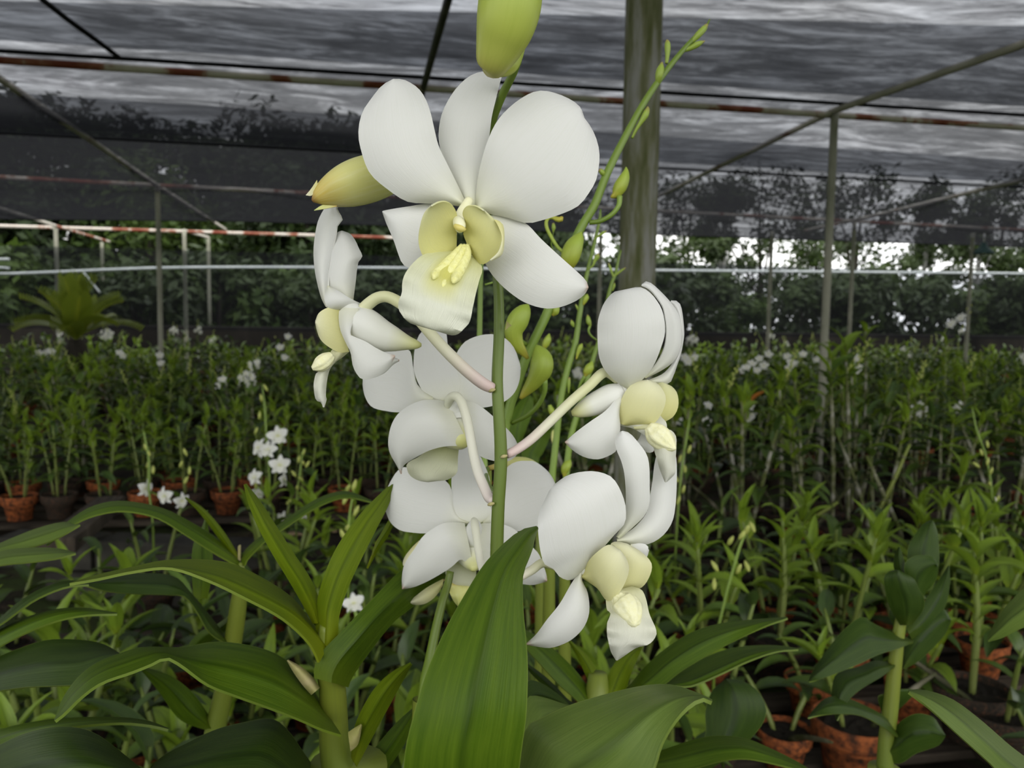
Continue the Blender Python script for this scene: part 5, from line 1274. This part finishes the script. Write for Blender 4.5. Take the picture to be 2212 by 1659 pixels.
# ---- near rack: low plants, every leaf a part
near = [plant_spec(100+k, canes=2+k % 3, h=(.20, .26, .30, .22, .34, .24)[k], leaf_len=(.14, .15, .14, .135, .14, .155)[k], per=(6, 6, 7, 6, 7, 5)[k], bare=.12, pot_r=.066, style=('orange', 'aged', 'orange', 'aged', 'orange', 'orange')[k], young=(.2, .0, .5, .2, 1.0, .1)[k], lean=.09, dark=(.5, .8, .3, .5, .3, .6)[k]) for k in range(6)]
NEAR_LABEL = ['small potted orchid with short leafy shoots on the rack around the mossy post', 'small potted orchid with only dark green leaves on the rack around the mossy post',
              'small potted orchid with fresh lime-green shoot tips on the rack around the mossy post', 'small potted orchid in a blackened pot on the rack around the mossy post',
              'tallest bright-crowned young orchid on the rack around the mossy post', 'small potted orchid with long loose leaves on the rack around the mossy post']
seq = 0
for row, y in enumerate((1.12, 1.32, 1.52, 1.72, 1.92, 2.12, 2.32, 2.50)):
    x = -2.2 + .08*(row % 2)
    while x < 2.8:
        xx, yy = x+fr.uniform(-.03, .03), y+fr.uniform(-.03, .03)
        x += .205
        if not visible(xx, yy, .35, 260):
            continue
        a = pix((xx, yy, .3))
        if a[0] < 560 and yy > 2.2 and fr.random() < .75:      # the earth path shows here
            continue
        if a[0] > 1500 and yy < 1.78 and fr.random() < .8:      # pots stand sparse here
            continue
        if fr.random() < .10 or not free(xx, yy, .16):
            continue
        k = fr.randrange(6)
        put(near[k], 'potted_orchid', NEAR_LABEL[k], 'orchid', (xx, yy, RACK_H), fr.uniform(0, 6.28), 'small orchids on the near rack, kind %d' % (k+1), fr.uniform(.88, 1.12))

# ---- tall plants with bare papery canes
tall = [plant_spec(200+k, canes=3, h=(.56, .62, .50, .58)[k], leaf_len=.15, per=9, bare=(.42, .30, .32, .45)[k], pot_r=.088, style=('aged', 'aged', 'orange', 'aged')[k], cane_mat='cane_papery', young=.35, lean=.16, cane_r=.0075, dark=.6, old=1, spike=(0, 1, 0, 1)[k]) for k in range(4)]
TALL_LABEL = ['tall orchid with pale papery bare canes and a leafy top in a blackened pot', 'tall orchid with papery canes, dense leaves and one bud spike', 'tall orchid with papery canes in an orange clay pot', 'tall long-bare-caned orchid with a bud spike in a blackened pot']
for row, y in enumerate((3.02, 3.30, 3.58)):
    x = .86+.1*(row % 2)
    while x < 4.5:
        xx, yy = x+fr.uniform(-.03, .03), y+fr.uniform(-.03, .03)
        x += .31
        if visible(xx, yy, .5, 260) and free(xx, yy, .2):
            k = fr.randrange(4)
            put(tall[k], 'tall_orchid', TALL_LABEL[k], 'orchid', (xx, yy, RACK_H), fr.uniform(0, 6.28), 'tall bare-caned orchids, kind %d' % (k+1), fr.uniform(.9, 1.08))

# ---- row of orange pots across the path, and the dense bed at the left of the path
row_ = [plant_spec(300+k, canes=2+k % 2, h=(.34, .40, .30, .37)[k], leaf_len=.12, per=9, bare=.2, pot_r=.083, style=('orange', 'aged', 'aged', 'orange')[k], young=.5, lean=.08, dark=.5) for k in range(4)]
ROW_LABEL = ['leafy orchid in a clean orange clay pot in the row across the path', 'leafy orchid in a dark mossy pot in the row across the path', 'short leafy orchid in a stained dark pot in the row across the path', 'slender leafy orchid in an orange pot in the row across the path']
for row, y in enumerate((4.12, 4.42)):
    x = -3.6+.1*row
    while x < .66:
        xx, yy = x+fr.uniform(-.015, .015), y+fr.uniform(-.015, .015)
        x += .192
        if visible(xx, yy, .4, 300) and free(xx, yy, .17):
            k = fr.randrange(4)
            put(row_[k], 'potted_orchid', ROW_LABEL[k], 'orchid', (xx, yy, RACK_H), fr.uniform(0, 6.28), 'orchids in the row across the path, kind %d' % (k+1))
bed = [plant_spec(330+k, canes=4, h=(.36, .42)[k], leaf_len=.11, per=9, bare=.1, pot_r=.085, style='orange', young=.3, lean=.14, dark=.6, spike=k) for k in range(2)]
BED_LABEL = ['bushy orchid in an orange pot at the end of the block kerb', 'bushy orchid with a bud spike at the end of the block kerb']
for row, y in enumerate((2.84, 3.1, 3.38)):
    x = -4.0+.1*(row % 2)
    while x < -1.62:
        xx, yy = x+fr.uniform(-.02, .02), y+fr.uniform(-.02, .02)
        x += .24
        if visible(xx, yy, .4, 300) and pix((xx, yy, .2))[0] < 230 and free(xx, yy, .18):
            k = fr.randrange(2)
            put(bed[k], 'bushy_orchid', BED_LABEL[k], 'orchid', (xx, yy, RACK_H), fr.uniform(0, 6.28), 'bushy orchids at the end of the block kerb, kind %d' % (k+1))

# ---- back beds: plants too small to show parts, one mesh each
far = []
for k in range(9):
    far.append(fuse(plant_spec(400+k, canes=6, h=.44+.06*(k % 4), leaf_len=.18, per=9, bare=.12, pot_r=.11, style='orange' if k % 3 == 0 else 'aged', cane_mat='cane_papery' if k % 3 == 1 else 'cane_green', young=.3, lean=.20, cane_r=.0075, dark=.6, spike=(0, 1, 0, 2, 0, 3, 0, 2, 1)[k], flowers=(0, 0, 0, 4, 0, 0, 0, 5, 0)[k], canes_n=5, nseg=5), 'bed_orchid'))
FAR_LABEL = {0: 'leafy orchid clump in the back beds without flowers', 1: 'orchid clump in the back beds with yellow-green bud spikes', 2: 'orchid clump in the back beds with open white flowers'}
kind_of = [0, 1, 0, 2, 0, 1, 0, 2, 1]
count = 0
y = 4.78
while y < 13.3:
    step = .41+.040*(y-4.7)
    if 7.55 < y < 8.15:                                  # narrow aisle
        y = 8.15
    x = -11+fr.uniform(0, .2)
    while x < 12:
        xx, yy = x+fr.uniform(-.07, .07), y+fr.uniform(-.06, .06)
        x += step*1.12
        if not visible(xx, yy, .5, 130):
            continue
        if any((xx-q.x)**2+(yy-q.y)**2 < .10**2 for q in [rp_(px, py) for px, py, r in posts]):
            continue
        k = fr.randrange(9)
        if kind_of[k] == 2 and fr.random() < .75:
            k = 0
        s_ = fr.uniform(.76, 1.0)*(1.0+.02*(yy-4.7))
        o = link('bed_orchid', far[k], None, (xx, yy, 0.0))
        o.rotation_euler = (0, 0, fr.uniform(0, 6.28))
        o.scale = (s_, s_, s_)
        tag(o, FAR_LABEL[kind_of[k]], 'orchid', 'back bed orchids, kind %d' % (kind_of[k]+1))
        count += 1
    y += step
print('back bed plants', count)

# ================================================================== FLOWERING SPRAYS PICKED OUT IN THE PHOTO
def face_cam(p, az=0.0, el=0.0):
    d = CAM-p
    return math.atan2(d.y, d.x)+az, math.atan2(d.z, math.hypot(d.x, d.y))+el
def spray(label, z, stem, flowers, buds, size=.066, seed=0, base_plant=True, h=.3, group=None):
    """one potted orchid carrying a spray: stem, flowers and buds are at traced pixels at depth z"""
    p0 = P(*stem[0], z)
    root = Vector((p0.x, p0.y, RACK_H if z < 4.7 else 0.0))
    t = thing('flowering_orchid', label, 'orchid', root, 0, group)
    if base_plant:
        for nm, me, m in plant_spec(700+seed, canes=2, h=h, leaf_len=.12, per=6, bare=.2, pot_r=.075, style='aged', young=.3, lean=.08):
            link(nm, me, t, mat4=m)
    pts = [Vector((root.x, root.y, root.z+.11))]+[P(x, y, z) for x, y in stem]
    wtube('flower_stem', pts, [.004]+[.0034]*(len(stem)-1)+[.0016], 'stem_light', t, 7, 6*len(pts))
    r3 = random.Random(seed)
    for k, f_ in enumerate(flowers):
        x, y = f_[0], f_[1]
        az, el = (f_[2], f_[3]) if len(f_) > 2 else (r3.uniform(-.5, .5), r3.uniform(-.2, .3))
        p = P(x, y, z-.015+r3.uniform(-.02, .02))
        a, e = face_cam(p, az, el)
        fl_ = link('flower', FLOWER[k % 3], t, mat4=TRS(p-root, a, e, size*r3.uniform(.9, 1.1), r3.uniform(-.3, .3)))
        near_ = min((P(sx, sy, z) for sx, sy in stem), key=lambda q: (q-p).length)
        wtube('pedicel', [near_, (near_+p)*.5+Vector((0, 0, -.006)), p], .0013, 'stem_light', t, 5, 6)
    for k, (x, y) in enumerate(buds):
        p = P(x, y, z+r3.uniform(-.015, .015))
        link('bud', BUD, t, mat4=Matrix.Translation(p-root) @ Matrix.Rotation(r3.uniform(0, 6.28), 4, 'Z') @ Matrix.Rotation(r3.uniform(.2, .9), 4, 'Y') @ Matrix.Diagonal((.030, .030, .028, 1)))
    return t
spray('spray of open white flowers hanging in front of the dark pots across the path', 2.75, [(582, 1125), (583, 1060), (580, 1000), (575, 930), (572, 880), (566, 830)],
      [(600, 942, .1, 0), (578, 972, -.5, .2), (560, 968, -.9, .1), (604, 1005, .1, -.1), (612, 1036, 1.2, -.2), (550, 1032, -.8, 0), (558, 1068, .9, 0)], [(550, 938), (566, 868), (578, 845), (560, 905), (553, 1056)], .068, 1)
spray('two hanging bud clusters with half-open white flowers above the block kerb', 2.6, [(330, 1130), (322, 1060), (322, 1000), (316, 960), (310, 930)], [(314, 1056, .8, -.3), (356, 1072, -.8, -.2), (392, 1082, .6, -.4)], [(318, 975), (325, 985), (316, 1010), (331, 1024), (404, 985), (388, 1010), (409, 1026), (398, 1045)], .06, 2)
spray('bud spike with many yellow-green buds beside the white spray across the path', 2.75, [(640, 1150), (641, 1080), (648, 1020), (655, 970)], [(655, 1110, .8, .2), (612, 1120, -.5, -.3)], [(644, 1000), (660, 1010), (640, 1030), (655, 1040), (643, 1060), (650, 1075), (618, 1090), (657, 1005), (652, 985)], .05, 3)
spray('budding spike with fat round buds under the back-facing blooms', 1.9, [(752, 1200), (753, 1150), (756, 1110), (764, 1060)], [], [(741, 1090), (764, 1115), (748, 1148), (745, 1165), (762, 1060), (748, 1062)], .05, 4)
spray('single small white flower near the ground behind the arching leaves', 1.5, [(770, 1360), (766, 1320), (764, 1300)], [(764, 1304, .0, .1)], [(775, 1345)], .04, 5, h=.16)
spray('bud spike with tiny pale buds rising beside the lowest bloom', 1.75, [(1545, 1400), (1565, 1300), (1588, 1215), (1602, 1170), (1618, 1140)], [], [(1572, 1178), (1596, 1165), (1610, 1155), (1630, 1150), (1551, 1235), (1543, 1275), (1618, 1235), (1590, 1240)], .05, 6)
spray('hanging chain of yellow-green buds among the tall bare canes', 2.75, [(2140, 1160), (2144, 1100), (2140, 1040), (2128, 980), (2110, 930), (2100, 880)], [(2150, 1088, 1.3, -.2)], [(2122, 985), (2134, 968), (2132, 1005), (2138, 1025), (2138, 1050), (2116, 1010), (2150, 1085)], .05, 7)
spray('bud spike standing close beside the lip of the sideways-turned bloom', 2.4, [(1460, 1180), (1468, 1060), (1476, 990), (1484, 940), (1490, 900)], [], [(1486, 980), (1467, 1000), (1480, 1022), (1465, 1042), (1474, 1066), (1462, 1090)], .05, 8)
far_sprays = [
    ('cluster of white flowers on the back bed against the dark wall near the steel post', 6.6, [(1640, 860), (1640, 800), (1650, 750), (1632, 710)], [(1612, 795), (1625, 785), (1640, 775), (1650, 790), (1660, 765), (1605, 800), (1635, 800)], [(1630, 725), (1645, 745), (1655, 755), (1636, 740)]),
    ('second cluster of white flowers on the back bed beside the tall steel post', 6.8, [(1722, 860), (1715, 790), (1705, 745)], [(1700, 770), (1708, 783), (1716, 785), (1705, 795), (1735, 765), (1764, 777)], [(1690, 750), (1698, 742), (1742, 750), (1760, 760)]),
    ('small tight white flower cluster on the back bed against the dark wall', 6.8, [(1500, 850), (1490, 790)], [(1478, 772), (1490, 776), (1500, 772), (1486, 782)], [(1466, 776)]),
    ('white blossoms low among dark leaves of the back bed', 5.2, [(1985, 960), (1988, 900), (1995, 860)], [(1978, 880), (1988, 876), (1998, 884), (1972, 896), (1992, 893), (2074, 876), (2068, 884)], [(1990, 862), (2090, 865)]),
    ('high white blossoms on a long spike in front of the trees', 7.5, [(1990, 840), (2020, 760), (2045, 710), (2075, 680)], [(2053, 702), (2058, 696), (2074, 688), (2078, 684)], [(2088, 670), (2095, 678), (2100, 662)]),
    ('white flowers on the back bed by the tallest leafy cane', 6.0, [(1850, 900), (1850, 820), (1846, 760)], [(1850, 775), (1855, 790), (1843, 770), (1849, 800)], [(1846, 755), (1852, 762)]),
    ('white flower cluster in the back bed below the cycad', 8.5, [(105, 860), (100, 790)], [(84, 762), (96, 764), (106, 758), (112, 760)], [(90, 750)]),
    ('small white flowers in the back bed between cycad and steel post', 7.5, [(262, 850), (260, 780)], [(258, 762), (266, 768), (345, 768), (347, 785)], [(300, 770)]),
    ('single white flower raised high against the dark wall', 7.0, [(610, 860), (618, 780), (622, 735)], [(622, 727), (605, 750), (615, 772)], [(595, 730), (612, 745)]),
    ('white hanging flowers in the middle bed behind the orange withered leaf', 5.0, [(1622, 960), (1622, 900)], [(1620, 878), (1624, 895), (1618, 905)], []),
    ('pale half-open flowers in the middle bed close to the sideways-turned bloom', 4.9, [(1520, 960), (1522, 920)], [(1525, 910), (1462, 908), (1530, 876)], [(1490, 880), (1500, 890)])]
for k, (lab, z, stem, flw, bds) in enumerate(far_sprays):
    spray(lab, z, stem, flw, bds, .065 if z < 6 else .075, 20+k, True, .45)

# withered orange leaf standing out of the middle bed
pw = P(1610, 905, 4.9)
tw = thing('withered_orchid', 'old orchid with a single withered orange leaf arching over the middle bed', 'orchid', (pw.x, pw.y, 0.0))
for nm, me, m in plant_spec(770, canes=2, h=.42, leaf_len=.12, per=5, bare=.4, pot_r=.085, style='aged', young=0, cane_mat='cane_papery'):
    link(nm, me, tw, mat4=m)
patch('withered_leaf', PX, [(1608, 905), (1609, 880), (1618, 862), (1634, 849), (1652, 844)], [(1613, 905), (1615, 884), (1623, 868), (1637, 856), (1652, 847)], [4.9, 4.88, 4.86], tw, 'withered_orange', .01, .01, 14, 4, thick=.002)
wtube('cane', [Vector((pw.x, pw.y, .12)), P(1610, 930, 4.9), P(1610, 902, 4.9)], [.006, .006, .004], 'cane_papery', tw, 7, 12)

# tall single canes rising above the beds
def cane_plant(label, z, base, tip, mat, n, leaf_len, young, seed, bare=.3):
    p0, p1 = P(*base, z), P(*tip, z)
    root = Vector((p0.x, p0.y, 0.0 if z > 4.7 else RACK_H))
    t = thing('tall_orchid', label, 'orchid', root)
    add_pot(t, 'aged', .09)
    a = Vector((root.x, root.y, root.z+.1))
    wtube('cane', [a, (a+p1)*.5+Vector((.01, 0, 0)), p1], [.008, .009, .004], mat, t, 8, 18)
    r3 = random.Random(seed)
    for i in range(n):
        u_ = bare+(1-bare)*(i+.5)/n
        q_ = a+(p1-a)*u_
        link('leaf', LEAF['leaf_young' if u_ > young else 'leaf_field'][r3.randrange(6)], t, mat4=TRS(q_-root, r3.uniform(-.4, .4)+math.pi*(i % 2), math.radians(15+45*u_*u_), leaf_len*r3.uniform(.8, 1.1)))
cane_plant('tallest leafy cane beside the tall steel post with bright fresh tip', 5.6, (1866, 930), (1870, 712), 'cane_papery', 14, .15, .8, 1, .35)
cane_plant('leafy upright cane with rounded leaves against the dark wall', 6.2, (2040, 900), (2042, 735), 'cane_green', 12, .14, .4, 2, .4)
cane_plant('long pale bare cane with leaves only at its top near the steel post', 3.45, (1800, 1100), (1792, 770), 'cane_papery', 8, .15, .9, 3, .72)
cane_plant('second long pale bare cane leaning beside the steel post', 3.55, (1835, 1060), (1826, 745), 'cane_papery', 8, .15, .9, 4, .70)
cane_plant('bright-tipped orchid shoot standing above the row of dark pots', 2.2, (1690, 1250), (1690, 1120), 'cane_green', 10, .12, .2, 5, .35)
cane_plant('bright-tipped orchid shoot behind the upright dark-leaved orchid', 1.9, (2110, 1330), (2105, 1190), 'cane_green', 10, .12, .2, 6, .35)

# crossed bare yellow canes leaning in front of the tall plants
for k, (a_, b_, c_) in enumerate((((1880, 1145), (1930, 1040), (1965, 960)), ((1945, 1150), (1905, 1060), (1872, 985)), ((1730, 1150), (1760, 1118), (1810, 1085)))):
    pa, pm, pc = P(*a_, 3.05), P(*b_, 3.05), P(*c_, 3.05)
    t = thing('leaning_cane', ['bare yellow orchid cane leaning away across its crossed partner', 'bare yellow orchid cane leaning back over its crossed partner', 'short bare yellow cane lying low over the dark pot rims'][k], 'cane', (pa.x, pa.y, 0.19))
    d_ = Vector((pa.x, pa.y, .19))
    wtube('cane', [d_, pa, pm, pc], [.006, .0075, .0078, .005], 'cane_papery' if k == 1 else 'cane_near', t, 8, 20)
    for u_ in (.35, .6, .85):
        q_ = pa*(1-u_)+pc*u_
        wtube('node_ring', [q_-(pc-pa).normalized()*.003, q_+(pc-pa).normalized()*.003], .0092, 'cane_old', t, 8)

# cycad at the back left
cy = on_y(165, 742, 10.2)
cyc = thing('cycad', 'yellow-green cycad with stiff feathery fronds by the low back wall', 'cycad', (cy.x, cy.y, 0.0))
wtube('trunk', [Vector((cy.x, cy.y, -.01)), Vector((cy.x, cy.y, .5)), Vector((cy.x, cy.y, .74))], [.13, .14, .10], 'bark', cyc, 12, 10)
def frond_mesh(seed, ln, droop):
    vs, fs, uv = [], [], []
    r3 = random.Random(seed)
    x = z = 0.0
    n = 26
    for i in range(n):
        u = i/(n-1)
        a = .35-droop*u**1.4
        w = .16*math.sin(math.pi*(.12+.83*u))**.6
        for sd in (-1, 1):
            k = len(vs)
            th = .012
            tipx = x+.06
            vs += [(x-th, 0, z), (x+th, 0, z), (tipx+.01, sd*w, z+.05), (tipx-.01, sd*w, z+.045)]
            uv += [(0, .3), (0, .4), (1, .4), (1, .3)]
            fs.append((k, k+1, k+2, k+3))
        x += ln/n*math.cos(a); z += ln/n*math.sin(a)
    return mesh('frond', vs, fs, 'frond_green', uv)
FR = [frond_mesh(k, .78, d_) for k, d_ in enumerate((.5, .9, 1.3))]
for k in range(22):
    link('frond', FR[k % 3], cyc, mat4=TRS(Vector((0, 0, .74)), k*2.399, math.radians((62, 38, 14)[k % 3]+(k*7) % 13), 1.0))

# scattered wood chips and pale litter on the path
for k in range(26):
    px_, py_ = fr.uniform(180, 860), fr.uniform(1070, 1160)
    p = on_height(px_, py_, 0.0)
    if p.y > 3.95 or p.y < 2.66:
        continue
    w_, d_ = fr.uniform(.02, .06), fr.uniform(.012, .025)
    v, f = box_data(-w_, w_, -d_, d_, 0, .012, .003)
    o = link('wood_chip', mesh('wood_chip', v, f, 'wood_chip', smooth=False), None, (p.x, p.y, .0))
    o.rotation_euler = (0, 0, fr.uniform(0, 3.1))
    tag(o, 'flat pale wood chip lying on the earth path', 'wood chip', 'wood chips on the path')
